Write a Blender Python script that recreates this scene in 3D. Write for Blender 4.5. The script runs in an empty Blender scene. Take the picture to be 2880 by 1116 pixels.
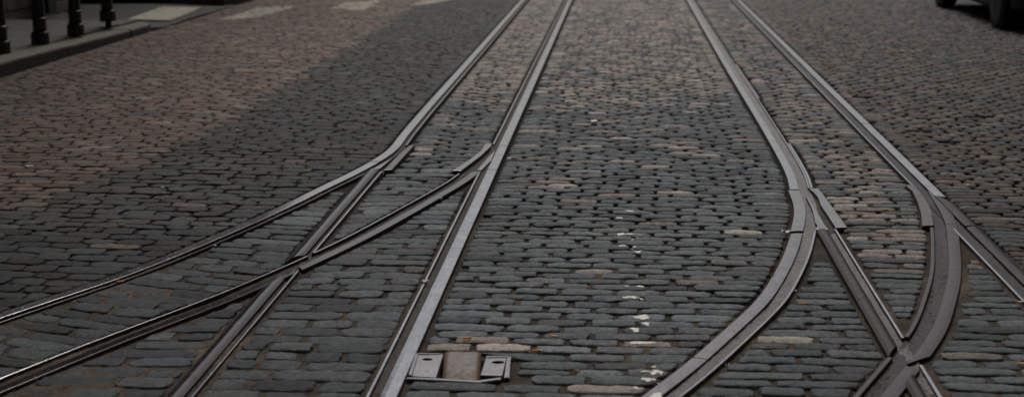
import bpy, bmesh, math, random
import numpy as np
from mathutils import Vector
from mathutils.bvhtree import BVHTree

random.seed(7)
rng = np.random.default_rng(11)
scene = bpy.context.scene
COL = scene.collection
R = math.radians

# ------------------------------------------------------------------ camera
H = 1.5                       # eye height above the street
F, CX, CY, HZ, VX = 4306.0, 1440.0, 558.0, -317.0, 1750.0
PITCH = math.atan((CY - HZ) / F)
YAW = math.atan((VX - CX) / F * math.cos(PITCH))
fw = Vector((-math.sin(YAW) * math.cos(PITCH), math.cos(YAW) * math.cos(PITCH), -math.sin(PITCH)))
rt = Vector((math.cos(YAW), math.sin(YAW), 0))
up = rt.cross(fw)

def at(px, py, z=0.0):
    """street point seen at a photo pixel (2880 x 1116), on the level z"""
    d = fw * F + rt * (px - CX) - up * (py - CY)
    t = (z - H) / d.z
    return np.array((d.x * t, d.y * t))

def proj(x, y, z=0.0):
    """photo pixel of street points (arrays)"""
    dx, dy, dz = x, y, z - H
    a = dx * fw.x + dy * fw.y + dz * fw.z
    a = np.maximum(a, 0.05)
    return (CX + F * (dx * rt.x + dy * rt.y) / a, CY - F * (dx * up.x + dy * up.y + dz * up.z) / a)

cam_d = bpy.data.cameras.new('camera')
cam = bpy.data.objects.new('camera', cam_d)
COL.objects.link(cam)
cam.location = (0, 0, H)
cam.rotation_euler = (math.pi / 2 - PITCH, 0, YAW)
cam_d.sensor_width = 36
cam_d.lens = F / 2880 * 36
cam_d.clip_end = 2000
cam_d.dof.use_dof = True
cam_d.dof.focus_distance = 6.4
cam_d.dof.aperture_fstop = 3.0
scene.camera = cam

# ------------------------------------------------------------------ materials
def mat(name):
    m = bpy.data.materials.new(name)
    m.use_nodes = True
    nt = m.node_tree
    return m, nt, nt.nodes, nt.links, nt.nodes['Principled BSDF']

def noise(N, L, scale, detail=4, rough=.6, vec=None, coord='Object', scl=None):
    n = N.new('ShaderNodeTexNoise')
    n.inputs['Scale'].default_value = scale
    n.inputs['Detail'].default_value = detail
    n.inputs['Roughness'].default_value = rough
    if vec is None:
        g = N.new('ShaderNodeNewGeometry')
        vec = g.outputs['Position']
    if scl:
        mp = N.new('ShaderNodeMapping')
        mp.inputs['Scale'].default_value = scl
        L.new(vec, mp.inputs['Vector'])
        vec = mp.outputs['Vector']
    L.new(vec, n.inputs['Vector'])
    return n.outputs['Fac']

def ramp(N, L, fac, stops):
    r = N.new('ShaderNodeValToRGB')
    els = r.color_ramp.elements
    while len(els) < len(stops):
        els.new(.5)
    for e, (p, c) in zip(els, stops):
        e.position = p
        e.color = (*c, 1) if len(c) == 3 else c
    L.new(fac, r.inputs['Fac'])
    return r.outputs['Color']

def g3(v):
    return (v, v, v)

def mix(N, L, a, b, fac, mode='MIX'):
    m = N.new('ShaderNodeMix')
    m.data_type = 'RGBA'
    m.blend_type = mode
    for sock, v in ((m.inputs['Factor'], fac), (m.inputs['A'], a), (m.inputs['B'], b)):
        if hasattr(v, 'is_linked'):
            L.new(v, sock)
        elif isinstance(v, tuple):
            sock.default_value = (*v, 1)
        else:
            sock.default_value = v
    return m.outputs['Result']

def bump(N, L, bs, h, strength, dist):
    b = N.new('ShaderNodeBump')
    b.inputs['Strength'].default_value = strength
    b.inputs['Distance'].default_value = dist
    L.new(h, b.inputs['Height'])
    L.new(b.outputs['Normal'], bs.inputs['Normal'])

def simple(name, c, rough=.6, metal=0.0, var=.25, scale=30, bmp=.2, spec=.4):
    m, nt, N, L, bs = mat(name)
    n = noise(N, L, scale, 5)
    lo, hi = tuple(v * (1 - var) for v in c), tuple(v * (1 + var) for v in c)
    L.new(ramp(N, L, n, [(.3, lo), (.7, hi)]), bs.inputs['Base Color'])
    bs.inputs['Metallic'].default_value = metal
    bs.inputs['Specular IOR Level'].default_value = spec
    L.new(ramp(N, L, noise(N, L, scale * 2.3, 3), [(.3, g3(max(rough - .12, 0.03))), (.7, g3(min(rough + .12, 1)))]), bs.inputs['Roughness'])
    if bmp:
        bump(N, L, bs, noise(N, L, scale * 4, 4), bmp, .004)
    return m

# stone setts: colour per stone, carried by the mesh
m_sett, nt, N, L, bs = mat('sett_stone')
at_ = N.new('ShaderNodeAttribute'); at_.attribute_name = 'sett_color'
c = mix(N, L, at_.outputs['Color'], ramp(N, L, noise(N, L, 26, 5, .65), [(.25, g3(.54)), (.72, g3(1.40))]), 1.0, 'MULTIPLY')
c = mix(N, L, c, ramp(N, L, noise(N, L, 95, 4, .75), [(.30, g3(.58)), (.70, g3(1.36))]), 1.0, 'MULTIPLY')
c = mix(N, L, c, ramp(N, L, noise(N, L, 330, 2, .6), [(.30, g3(.55)), (.45, g3(1.0)), (.62, g3(1.0)), (.80, g3(1.5))]), 1.0, 'MULTIPLY')
dirt = ramp(N, L, noise(N, L, 3.1, 6, .62), [(.50, g3(0)), (.78, g3(.45))])
c = mix(N, L, c, (.060, .049, .039), dirt)
L.new(c, bs.inputs['Base Color'])
L.new(ramp(N, L, noise(N, L, 60, 4), [(.3, g3(.48)), (.7, g3(.78))]), bs.inputs['Roughness'])
bs.inputs['Specular IOR Level'].default_value = .13
bump(N, L, bs, noise(N, L, 110, 6, .75), .8, .008)

# packed dirt and grit in the joints
m_grit, nt, N, L, bs = mat('joint_grit')
a2 = N.new('ShaderNodeAttribute'); a2.attribute_name = 'grit_color'
c = mix(N, L, a2.outputs['Color'], ramp(N, L, noise(N, L, 9, 6, .7), [(.3, g3(.5)), (.7, g3(1.55))]), 1.0, 'MULTIPLY')
c = mix(N, L, c, ramp(N, L, noise(N, L, 240, 3, .8), [(.28, g3(.35)), (.5, g3(.95)), (.72, g3(1.9))]), 1.0, 'MULTIPLY')
L.new(c, bs.inputs['Base Color'])
bs.inputs['Roughness'].default_value = .95
bs.inputs['Specular IOR Level'].default_value = .15
bump(N, L, bs, noise(N, L, 190, 5, .8), 1.0, .012)

def rail_metal(name, tint=(.30, .285, .28), r0=.26, r1=.46, metal=.9, spec=.5):
    m, nt, N, L, bs = mat(name)
    bs.inputs['Specular IOR Level'].default_value = spec
    n1 = noise(N, L, 7, 6, .65)
    n2 = noise(N, L, 120, 4, .7, scl=(1, .12, 1))
    c = ramp(N, L, n1, [(.25, tuple(v * .72 for v in tint)), (.75, tuple(v * 1.2 for v in tint))])
    c = mix(N, L, c, ramp(N, L, n2, [(.3, g3(.75)), (.7, g3(1.12))]), 1.0, 'MULTIPLY')
    # pits
    pits = ramp(N, L, noise(N, L, 55, 2, .5), [(.655, g3(0)), (.72, g3(.8))])
    c = mix(N, L, c, (.05, .035, .028), pits)
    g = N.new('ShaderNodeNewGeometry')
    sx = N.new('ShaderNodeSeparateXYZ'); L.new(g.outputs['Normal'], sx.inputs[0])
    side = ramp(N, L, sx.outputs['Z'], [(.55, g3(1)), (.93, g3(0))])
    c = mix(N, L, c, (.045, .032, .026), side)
    L.new(c, bs.inputs['Base Color'])
    rr = ramp(N, L, noise(N, L, 19, 6, .7), [(.28, g3(r0)), (.72, g3(r1))])
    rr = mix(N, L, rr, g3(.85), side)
    rr = mix(N, L, rr, g3(.8), pits)
    L.new(rr, bs.inputs['Roughness'])
    mm = N.new('ShaderNodeMath'); mm.operation = 'MULTIPLY_ADD'
    sep = N.new('ShaderNodeSeparateColor'); L.new(side, sep.inputs[0])
    L.new(sep.outputs[0], mm.inputs[0]); mm.inputs[1].default_value = -.7 * metal; mm.inputs[2].default_value = metal
    L.new(mm.outputs[0], bs.inputs['Metallic'])
    bump(N, L, bs, noise(N, L, 90, 4, .6), .10, .003)
    return m

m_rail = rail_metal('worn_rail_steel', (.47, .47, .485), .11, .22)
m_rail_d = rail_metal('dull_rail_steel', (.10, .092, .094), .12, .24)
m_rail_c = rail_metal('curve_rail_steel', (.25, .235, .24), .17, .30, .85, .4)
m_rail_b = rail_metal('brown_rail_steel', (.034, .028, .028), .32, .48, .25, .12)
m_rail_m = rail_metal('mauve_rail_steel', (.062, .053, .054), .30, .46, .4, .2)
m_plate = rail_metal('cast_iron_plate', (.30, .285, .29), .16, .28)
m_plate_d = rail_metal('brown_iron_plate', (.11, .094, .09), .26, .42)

m_groove = simple('groove_dirt', (.055, .047, .04), .85, 0, .55, 38, 1.0, .2)
m_tar = simple('groove_tar', (.026, .025, .026), .62, 0, .7, 60, 1.0, .3)
m_slag = simple('groove_filler', (.085, .08, .075), .45, .1, .85, 75, 1.0, .5)
m_paint = simple('white_road_paint', (.56, .54, .48), .6, 0, .12, 90, .2)
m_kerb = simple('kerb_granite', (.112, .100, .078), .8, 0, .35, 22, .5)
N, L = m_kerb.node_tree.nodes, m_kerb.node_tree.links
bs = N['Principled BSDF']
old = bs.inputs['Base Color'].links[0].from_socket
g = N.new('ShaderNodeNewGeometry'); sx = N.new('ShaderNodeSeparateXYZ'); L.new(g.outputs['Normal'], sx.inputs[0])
L.new(mix(N, L, old, (.022, .020, .015), ramp(N, L, sx.outputs['Z'], [(.3, g3(.92)), (.9, g3(0))])), bs.inputs['Base Color'])  # upright faces coloured darker, standing in for shade on the kerb side
m_pave = simple('pavement_flag', (.088, .080, .071), .85, 0, .22, 9, .35)
m_asph = simple('asphalt', (.062, .058, .052), .9, 0, .3, 60, .6)
m_black = simple('black_gloss_paint', (.008, .008, .009), .34, 0, .3, 14, .08, .5)
m_blackmatt = simple('black_underbody', (.006, .006, .006), .9, 0, .2, 14, .1, .1)
m_tyre = simple('tyre_rubber', (.006, .006, .006), .85, 0, .25, 40, .3, .2)
m_alloy = simple('wheel_alloy', (.35, .35, .36), .35, .8, .1, 20, 0)
m_glass = simple('dark_car_glass', (.012, .014, .015), .06, 0, .1, 10, 0, .6)
m_lamp = simple('lamp_lens', (.55, .53, .5), .15, 0, .1, 10, 0, .6)
m_redlamp = simple('red_lamp_lens', (.25, .012, .01), .15, 0, .1, 10, 0, .6)
m_butt = simple('cigarette_filter', (.72, .33, .07), .8, 0, .2, 160, .2)
m_white = simple('white_litter', (.78, .77, .75), .7, 0, .1, 60, .2)
m_cream = simple('cream_litter', (.52, .45, .33), .8, 0, .2, 90, .3)
m_pink = simple('pink_foil', (.55, .12, .30), .35, .2, .2, 60, .1)
m_blue = simple('blue_foil', (.06, .13, .55), .35, .2, .2, 60, .1)
m_leaf = simple('dead_leaf', (.30, .13, .05), .75, 0, .4, 60, .3)
m_weed = simple('weed_green', (.06, .11, .02), .7, 0, .3, 60, .1)
m_boxplate = rail_metal('grey_iron_cover', (.20, .196, .205), .34, .52, .6)

m_rusty, nt, N, L, bs = mat('rusty_tongue_iron')
g = N.new('ShaderNodeNewGeometry')
sx = N.new('ShaderNodeSeparateXYZ'); L.new(g.outputs['Normal'], sx.inputs[0])
rust = ramp(N, L, noise(N, L, 22, 6, .7), [(.3, (.075, .047, .028)), (.7, (.15, .098, .055))])
iron = ramp(N, L, noise(N, L, 40, 6, .7), [(.3, (.11, .102, .108)), (.7, (.24, .225, .235))])
fac = ramp(N, L, sx.outputs['Z'], [(.90, g3(1)), (.998, g3(.30))])
L.new(mix(N, L, iron, rust, fac), bs.inputs['Base Color'])
bs.inputs['Metallic'].default_value = .12
bs.inputs['Specular IOR Level'].default_value = .25
L.new(ramp(N, L, noise(N, L, 50, 4), [(.3, g3(.5)), (.7, g3(.75))]), bs.inputs['Roughness'])
bump(N, L, bs, noise(N, L, 120, 4), .35, .004)

m_wall, nt, N, L, bs = mat('old_brick_wall')
bk = N.new('ShaderNodeTexBrick')
tc = N.new('ShaderNodeNewGeometry')
mp = N.new('ShaderNodeCombineXYZ'); s3 = N.new('ShaderNodeSeparateXYZ')
L.new(tc.outputs['Position'], s3.inputs[0]); L.new(s3.outputs['Y'], mp.inputs['X']); L.new(s3.outputs['Z'], mp.inputs['Y'])
L.new(mp.outputs[0], bk.inputs['Vector'])
bk.inputs['Color1'].default_value = (.10, .065, .05, 1); bk.inputs['Color2'].default_value = (.14, .085, .06, 1)
bk.inputs['Mortar'].default_value = (.12, .11, .10, 1); bk.inputs['Scale'].default_value = 1
bk.inputs['Brick Width'].default_value = .225; bk.inputs['Row Height'].default_value = .075; bk.inputs['Mortar Size'].default_value = .006
L.new(mix(N, L, bk.outputs['Color'], ramp(N, L, noise(N, L, 1.5, 6), [(.3, g3(.55)), (.7, g3(1.15))]), 1.0, 'MULTIPLY'), bs.inputs['Base Color'])
bs.inputs['Roughness'].default_value = .9
m_stone = simple('rubble_plinth', (.115, .098, .078), .9, 0, .5, 5, .9)
m_frame = simple('window_paint', (.10, .09, .08), .6, 0, .2, 20, .1)

# ------------------------------------------------------------------ object helpers
def link(o, parent=None):
    COL.objects.link(o)
    if parent:
        o.parent = parent
    return o

def mesh_obj(name, verts, faces, m, parent=None, smooth=True):
    me = bpy.data.meshes.new(name)
    me.from_pydata([tuple(v) for v in verts], [], [tuple(f) for f in faces])
    me.materials.append(m)
    if smooth:
        for p in me.polygons:
            p.use_smooth = True
    me.update()
    return link(bpy.data.objects.new(name, me), parent)

def bm_obj(name, bm, m, parent=None, smooth=False):
    me = bpy.data.meshes.new(name)
    bmesh.ops.recalc_face_normals(bm, faces=bm.faces)
    bm.to_mesh(me); bm.free()
    me.materials.append(m)
    if smooth:
        for p in me.polygons:
            p.use_smooth = True
    return link(bpy.data.objects.new(name, me), parent)

def tag(o, label=None, cat=None, group=None, kind=None):
    for k, v in (('label', label), ('category', cat), ('group', group), ('kind', kind)):
        if v:
            o[k] = v
    return o

def empty(name, loc, rz=0.0):
    o = bpy.data.objects.new(name, None)
    o.location = loc
    o.rotation_euler = (0, 0, rz)
    o.empty_display_size = .1
    return link(o)

def box(bm, x0, x1, y0, y1, z0, z1, bev=0.0):
    v = [bm.verts.new((x, y, z)) for z in (z0, z1) for y in (y0, y1) for x in (x0, x1)]
    fs = [bm.faces.new([v[i] for i in f]) for f in ((0, 2, 3, 1), (4, 5, 7, 6), (0, 1, 5, 4), (2, 6, 7, 3), (0, 4, 6, 2), (1, 3, 7, 5))]
    if bev:
        es = set(e for f in fs for e in f.edges)
        bmesh.ops.bevel(bm, geom=list(es), offset=bev, segments=2, affect='EDGES', profile=.6)

def lathe(bm, prof, seg=24, cx=0, cy=0):
    rings = []
    for r, z in prof:
        rings.append([bm.verts.new((cx + r * math.cos(2 * math.pi * i / seg), cy + r * math.sin(2 * math.pi * i / seg), z)) for i in range(seg)])
    for a, b in zip(rings, rings[1:]):
        for i in range(seg):
            j = (i + 1) % seg
            bm.faces.new((a[i], a[j], b[j], b[i]))
    bm.faces.new(rings[0][::-1]); bm.faces.new(rings[-1])

# ------------------------------------------------------------------ rails
def catmull(P, step=.02):
    P = np.asarray(P, float)
    Q = np.vstack([2 * P[0] - P[1], P, 2 * P[-1] - P[-2]])
    out = []
    for i in range(1, len(Q) - 2):
        p0, p1, p2, p3 = Q[i - 1:i + 3]
        l0, l1, l2 = (max(np.linalg.norm(b - a), 1e-6) ** .5 for a, b in ((p0, p1), (p1, p2), (p2, p3)))
        n = max(2, int(np.linalg.norm(p2 - p1) / step))
        t0, t1 = 0, l0; t2 = t1 + l1; t3 = t2 + l2
        t = np.linspace(t1, t2, n, endpoint=False)[:, None]
        A1 = (t1 - t) / (t1 - t0) * p0 + (t - t0) / (t1 - t0) * p1
        A2 = (t2 - t) / (t2 - t1) * p1 + (t - t1) / (t2 - t1) * p2
        A3 = (t3 - t) / (t3 - t2) * p2 + (t - t2) / (t3 - t2) * p3
        B1 = (t2 - t) / (t2 - t0) * A1 + (t - t0) / (t2 - t0) * A2
        B2 = (t3 - t) / (t3 - t1) * A2 + (t - t1) / (t3 - t1) * A3
        out.append((t2 - t) / (t2 - t1) * B1 + (t - t1) / (t2 - t1) * B2)
    out.append(P[-1:])
    return np.vstack(out)

def resample(P, step=.02):
    s = np.r_[0, np.cumsum(np.linalg.norm(np.diff(P, axis=0), axis=1))]
    n = max(2, int(s[-1] / step) + 1)
    t = np.linspace(0, s[-1], n)
    return np.c_[np.interp(t, s, P[:, 0]), np.interp(t, s, P[:, 1])]

def gauss(P, sig, step=.02):
    k = int(3 * sig / step)
    w = np.exp(-.5 * (np.arange(-k, k + 1) * step / sig) ** 2); w /= w.sum()
    out = P.copy()
    for a in range(2):
        pad = np.r_[2 * P[0, a] - P[k:0:-1, a], P[:, a], 2 * P[-1, a] - P[-2:-k - 2:-1, a]]
        out[:, a] = np.convolve(pad, w, 'valid')
    return out

def fitx(pts):
    return float(np.mean([at(*p)[0] for p in pts]))

XA = fitx([(1242, 280), (991, 560), (748, 840), (617, 982), (513, 1116)])
XB = fitx([(1474, 280), (1329, 560), (1191, 840), (1054, 1116)])
XC = fitx([(2102, 280), (2241, 527), (2396, 740), (2455, 840), (2617, 1116)])
XD = fitx([(2340, 280), (2483, 409), (2724, 641), (2880, 787)])
FAR, NEAR = 46.0, 2.2

class Path:
    def __init__(self, pts, smooth=.14, extend=1.6):
        P = np.asarray(pts, float)
        if extend:
            d = P[-1] - P[-2]; d /= np.linalg.norm(d)
            P = np.vstack([P, P[-1] + d * extend])
        self.P = resample(catmull(P))
        if smooth:
            self.P = resample(gauss(self.P, smooth))
        self.s = np.r_[0, np.cumsum(np.linalg.norm(np.diff(self.P, axis=0), axis=1))]
        d = np.gradient(self.P, axis=0)
        d /= np.linalg.norm(d, axis=1)[:, None]
        self.n = np.c_[d[:, 1], -d[:, 0]]        # towards the left of someone facing up the street
    def s_at(self, p):
        w = at(*p)
        i = int(np.argmin(((self.P - w) ** 2).sum(1)))
        return self.s[i]
    def pos(self, s, off):
        i = np.array([np.interp(s, self.s, self.P[:, a]) for a in (0, 1)]).T
        n = np.array([np.interp(s, self.s, self.n[:, a]) for a in (0, 1)]).T
        n /= np.linalg.norm(n, axis=1)[:, None]
        return i + n * off

MASK = []      # (points) cells no stone may cover
def straight(x):
    return Path([(x, FAR), (x, FAR / 2), (x, NEAR)], smooth=0, extend=0)

def sweep(path, prof, s0, s1, name, m, parent, step=.035, jitter=.0006):
    """prof: (offset, z) list. s0/s1: functions of the offset giving where the strip starts and stops"""
    offs = np.array([p[0] for p in prof]); zs = [p[1] for p in prof]
    L = s1(offs.mean()) - s0(offs.mean())
    n = max(2, int(L / step))
    cols = []
    wob = np.cumsum(rng.normal(0, 1, n)); wob = (wob - np.linspace(wob[0], wob[-1], n)) * jitter * .25
    wob = np.clip(wob, -.0025, .0025)
    for o, z in zip(offs, zs):
        s = np.linspace(s0(o), s1(o), n)
        p = path.pos(s, o)
        cols.append(np.c_[p, np.full(n, z) + wob])
    V = np.stack(cols, 1).reshape(-1, 3)
    k = len(prof)
    F_ = []
    for i in range(n - 1):
        for j in range(k - 1):
            a = i * k + j
            F_.append((a, a + 1, a + k + 1, a + k))
    F_.append(tuple(range(k)))
    F_.append(tuple((n - 1) * k + j for j in reversed(range(k))))
    return mesh_obj(name, V, F_, m, parent, False)

def ends(path, a, b, pa, pb, default):
    if pa is None:
        return lambda o: default
    sa = path.s_at(pa)
    sb = path.s_at(pb) if pb else sa
    return lambda o: sa + (sb - sa) * (o - a) / (b - a)

def crown_profile(a, b, top, crown=.0002, depth=.045, r=.0025):
    w = b - a
    r = min(r, w * .3)
    k = 12 if crown > .002 else 3
    mid = [(a + r + (w - 2 * r) * i / k, top + crown * (1 - (2 * i / k - 1) ** 2)) for i in range(k + 1)]
    return [(a, top - depth), (a, top - r), (a + r * .3, top - r * .3)] + mid + [(b - r * .3, top - r * .3), (b, top - r), (b, top - depth)]

class Rail:
    def __init__(self, path, label, group):
        self.path = path
        i = int(np.argmin(abs(path.P[:, 1] - 7)))
        self.root = empty('tram_rail', (path.P[i, 0], path.P[i, 1], 0))
        tag(self.root, label, 'rail', group)
        self.inv = Vector((-path.P[i, 0], -path.P[i, 1], 0))
    def _fix(self, o):
        o.location = self.inv
        return o
    def head(self, a, b, start=None, end=None, top=.0015, m=None, crown=.0002, name='rail_head', r=.0025, cuts=()):
        p = self.path
        s0 = ends(p, a, b, *(start or (None, None)), 0.0)
        s1 = ends(p, a, b, *(end or (None, None)), p.s[-1])
        lo, hi = s0((a + b) / 2), s1((a + b) / 2)
        cs = sorted(p.s_at(q) for q in cuts)
        cs = [q for q in cs if lo + .05 < q < hi - .05]
        fs = [s0] + [(lambda o_, q=q: q) for q in cs] + [s1]
        for i in range(len(fs) - 1):
            g0 = fs[i] if i == 0 else (lambda o_, f=fs[i]: f(o_) + .0035)
            g1 = fs[i + 1] if i == len(fs) - 2 else (lambda o_, f=fs[i + 1]: f(o_) - .0035)
            o = self._fix(sweep(p, crown_profile(a, b, top + (random.uniform(-.001, .001) if i else 0), crown, r=r), g0, g1, name, m or m_rail, self.root))
        self.mark(a, b, s0((a + b) / 2), s1((a + b) / 2))
        return o
    def lip(self, a, b, start=None, end=None, top=.002, m=None):
        return self.head(a, b, (start, None) if start else None, (end, None) if end else None, top, m or m_rail, .0001, 'rail_lip', .0025)
    def groove(self, a, b, z=-.013, m=None, start=None, end=None):
        p = self.path
        s0, s1 = p.s_at(start) if start else 0.0, p.s_at(end) if end else p.s[-1]
        n = max(3, int((s1 - s0) / .02))
        k = 7
        offs = np.linspace(a, b, k)
        s = np.linspace(s0, s1, n)
        ph = rng.uniform(0, 6, 6)
        V = []
        for j, o in enumerate(offs):
            q = p.pos(s, o)
            zz = z + rng.normal(0, .0013, n) + .0022 * np.sin(s * 9 + ph[0] + j * .7) * np.sin(s * 3.1 + ph[1]) + .002 * (abs(j - 3) / 3) ** 2
            V.append(np.c_[q, zz])
        V = np.stack(V, 1).reshape(-1, 3)
        F_ = [(i * k + j, i * k + j + 1, (i + 1) * k + j + 1, (i + 1) * k + j) for i in range(n - 1) for j in range(k - 1)]
        self._fix(mesh_obj('groove_bed', V, F_, m or m_groove, self.root))
        self.mark(a, b, s0, s1)
    def mark(self, a, b, s0, s1, pad=.012):
        s = np.arange(max(s0 - .01, 0), min(s1 + .01, self.path.s[-1]), .006)
        for o in np.arange(a - pad, b + pad + .001, .004):
            MASK.append(self.path.pos(s, o))

GA, GB = 'tram rails of the left track', 'tram rails of the right track'
Y = lambda px, py: at(px, py)[1]

r1 = Rail(Path([(XA, FAR), (XA, 30), (XA, 20), (XA, 15), (XA, Y(1140, 400) + .3)] + [at(*p) for p in
        [(1120, 419), (1099, 436), (1069, 455), (1043, 469), (1004, 490), (933, 523), (860, 560), (720, 626), (631, 664), (477, 728), (314, 790), (165, 838), (0, 895), (-220, 968)]]),
        'outermost left rail, bright far off and bending away to the lower left edge', GA)
r1.groove(-.036, .002, -.013)
r1.head(0, .054, cuts=[(1480, -20), (1240, 283), (1120, 417), (1069, 455), (720, 626)])
r1.lip(-.036, -.026, None, (1153, 409))
r1.lip(-.036, -.028, (1025, 486), None, -.001, m_rail_d)

r1b = Rail(straight(XA), 'straight dark rail below the left switch, crossed by the branching rail', GA)
r1b.groove(-.031, .002, -.0145, None, (1080, 470), None)
r1b.head(0, .054, ((1063, 476), (1032, 481)), ((855, 716), (796, 742)), .001, m_rail_d, .010, r=.003)
r1b.head(0, .054, ((799, 782), (725, 816)), None, .001, m_rail_d, .010, r=.003)
r1b.lip(-.031, -.021, (1080, 483), (879, 711))
r1b.lip(-.031, -.021, (846, 759))

r2 = Rail(straight(XB), 'long pale rail beside the iron cover, straight from far to near', GA)
r2.groove(-.002, .040, -.012)
r2.head(-.054, 0, None, None, .003, None, .002, r=.004, cuts=[(1560, 80), (1402, 411), (1395, 440), (1378, 478), (1255, 700)])
r2.lip(.030, .041, None, (1383, 406))
r2.lip(.030, .041, (1354, 481))

r2b = Rail(Path([at(*p) for p in [(1352, 481), (1321, 507), (1233, 560), (1140, 613), (1054, 661), (950, 713), (851, 759), (760, 799), (673, 837), (510, 900), (351, 960), (170, 1034), (0, 1104)]]),
           'branching rail with a wide dirty groove that crosses the straight rail', GA)
r2b.groove(.038, .095, -.016)
r2b.head(-.004, .040, ((1350, 482), (1317, 486)), ((851, 759), (846, 751)), .004, m_rail_d)
r2b.head(-.004, .036, ((825, 769), (839, 756)), None, .004, m_rail_d)
r2b.lip(.092, .102, (1280, 488), (878, 712))
r2b.lip(.092, .102, (855, 719))

r3 = Rail(Path([(XC, FAR), (XC, 30), (XC, 20), (XC, 14), (XC, Y(2225, 500))] + [at(*p) for p in
        [(2247, 538), (2262, 565), (2268, 590), (2267, 615), (2259, 652), (2241, 717), (2207, 785), (2174, 840), (2122, 892), (2066, 943), (1973, 1027), (1858, 1116), (1720, 1215)]]),
        'rail curving to the bottom edge from the middle switch, with crackled filler groove', GB)
r3.groove(-.056, .002, -.009, m_slag)
r3.head(0, .046, None, ((2243, 532), (2222, 532)), crown=.0010, cuts=[(2000, 126), (2037, 194)])
r3.head(0, .056, ((2246, 537), (2226, 537)), ((2260, 652), (2228, 653)), .0035, m_plate, .001)
r3.head(0, .052, ((2259, 656), (2228, 657)), None, .0015, m_rail_c, .0016, cuts=[(1990, 1010)])
r3.lip(-.056, -.046, None, (2283, 530))
r3.lip(-.069, -.0575, (2060, 182), (2125, 278))
r3.lip(-.072, -.0575, (2202, 405), (2283, 530))
r3.lip(-.056, -.045, (2294, 649))

r3b = Rail(straight(XC), 'thick dark straight rail between the two curved rails', GB)
r3b.groove(-.042, .002, -.0115, m_slag, (2329, 648), None)
r3b.head(0, .050, ((2329, 648), (2301, 648)), ((2537, 975), (2514, 1006)), .004, m_rail_b, .007, r=.004)
r3b.head(0, .046, ((2582, 1056), (2556, 1083)), None, .004, m_rail_b, .007, r=.004)
r3b.lip(-.042, -.031, (2352, 645), (2552, 950))
r3b.lip(-.046, -.033, (2604, 1028))

r4 = Rail(straight(XD), 'outermost right rail, pale far off and dark where it leaves at the right edge', GB)
r4.groove(-.002, .060, -.0105, m_tar)
r4.head(-.051, 0, None, ((2632, 556), (2650, 552)), .005, cuts=[(2190, 125), (2430, 350), (2600, 526)])
r4.head(-.055, 0, ((2672, 580), (2654, 553)), ((2722, 641), (2748, 638)), .006, m_rail_b, .005)
r4.head(-.055, 0, ((2724, 642), (2751, 641)), None, .004, m_rail_b, .005)
r4.lip(.050, .061, None, (2567, 521))
r4.lip(.052, .064, (2700, 644))

r4c = Rail(Path([at(*p) for p in [(2590, 512), (2604, 530), (2618, 550), (2638, 584), (2652, 608), (2660, 630), (2666, 690), (2668, 756), (2663, 800), (2651, 838), (2626, 918), (2574, 995), (2541, 1034), (2474, 1116)]]),
           'brown grey rail bulging to the right before it crosses at the bottom right', GB)
r4c.groove(-.002, .068, -.0125, m_tar, (2618, 550), None)
r4c.head(-.051, 0, ((2612, 540), (2616, 538)), ((2572, 997), (2594, 1027)), .0005, m_rail_m, .0015, cuts=[(2660, 630)])
r4c.head(-.051, 0, ((2541, 1034), (2569, 1032)), None, .0005, m_rail_m, .0015)
r4c.lip(.054, .071, (2618, 641), (2553, 950), .003, m_rail_m)
r4c.lip(.054, .072, (2500, 1006), None, .003, m_rail_m)

# ------------------------------------------------------------------ switch castings
POLYS = []     # polygons no stone may cover
def poly_plate(name, px, z0, z1, m, label, cat, group, bev=.003, mask=True, tiltback=0.0):
    W = [at(*p) for p in px]
    c = np.mean(W, 0)
    bm = bmesh.new()
    lo = [bm.verts.new((w[0] - c[0], w[1] - c[1], z0)) for w in W]
    hi = [bm.verts.new((w[0] - c[0], w[1] - c[1], z1)) for w in W]
    n = len(W)
    top = bm.faces.new(hi)
    for i in range(n):
        j = (i + 1) % n
        bm.faces.new((lo[i], lo[j], hi[j], hi[i]))
    bmesh.ops.recalc_face_normals(bm, faces=bm.faces)
    if bev:
        bmesh.ops.bevel(bm, geom=list(top.edges), offset=bev, segments=2, affect='EDGES', profile=.5)
    o = bm_obj(name, bm, m)
    o.location = (c[0], c[1], 0)
    if label:
        tag(o, label, cat, group)
    if mask:
        POLYS.append(np.array(W))
    return o

GS = 'switch castings in the tram track'
poly_plate('guard_plate', [(1152, 412), (1166, 411), (1102, 481), (1080, 482), (1110, 449), (1135, 427)], -.04, .008, m_plate_d, 'dark narrow iron plate beside the left switch', 'guard plate', GS)
poly_plate('switch_tongue', [(1135, 427), (1052, 474), (1068, 475), (1110, 441)], -.03, .002, m_plate, 'thin pale iron wedge in the left switch', 'switch tongue', GS, .001)
poly_plate('guard_plate', [(1366, 407), (1383, 406), (1381, 414), (1353, 441), (1325, 462), (1297, 483), (1272, 483), (1300, 466), (1325, 449), (1351, 428)], -.04, .007, m_plate, 'pale bent iron plate left of the long straight rail', 'guard plate', GS, .0012)
poly_plate('switch_tongue', [(1394, 421), (1382, 451), (1356, 477), (1343, 477), (1371, 445)], -.03, .001, m_plate, 'short iron wedge between bent plate and long straight rail', 'switch tongue', GS, .001)
poly_plate('guard_plate', [(2276, 535), (2302, 533), (2324, 562), (2360, 612), (2383, 643), (2350, 644), (2324, 604), (2308, 580), (2300, 558), (2288, 544)], -.04, .008, m_plate, 'pale pitted iron plate on the right side of the middle switch', 'guard plate', GS)
poly_plate('switch_tongue', [(2267, 556), (2273, 558), (2286, 576), (2300, 600), (2318, 632), (2329, 647), (2294, 647), (2299, 636), (2293, 630), (2286, 596), (2277, 575)], -.04, .005, m_plate, 'iron wedge widening downwards in the middle switch', 'switch tongue', GS, .002)
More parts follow.
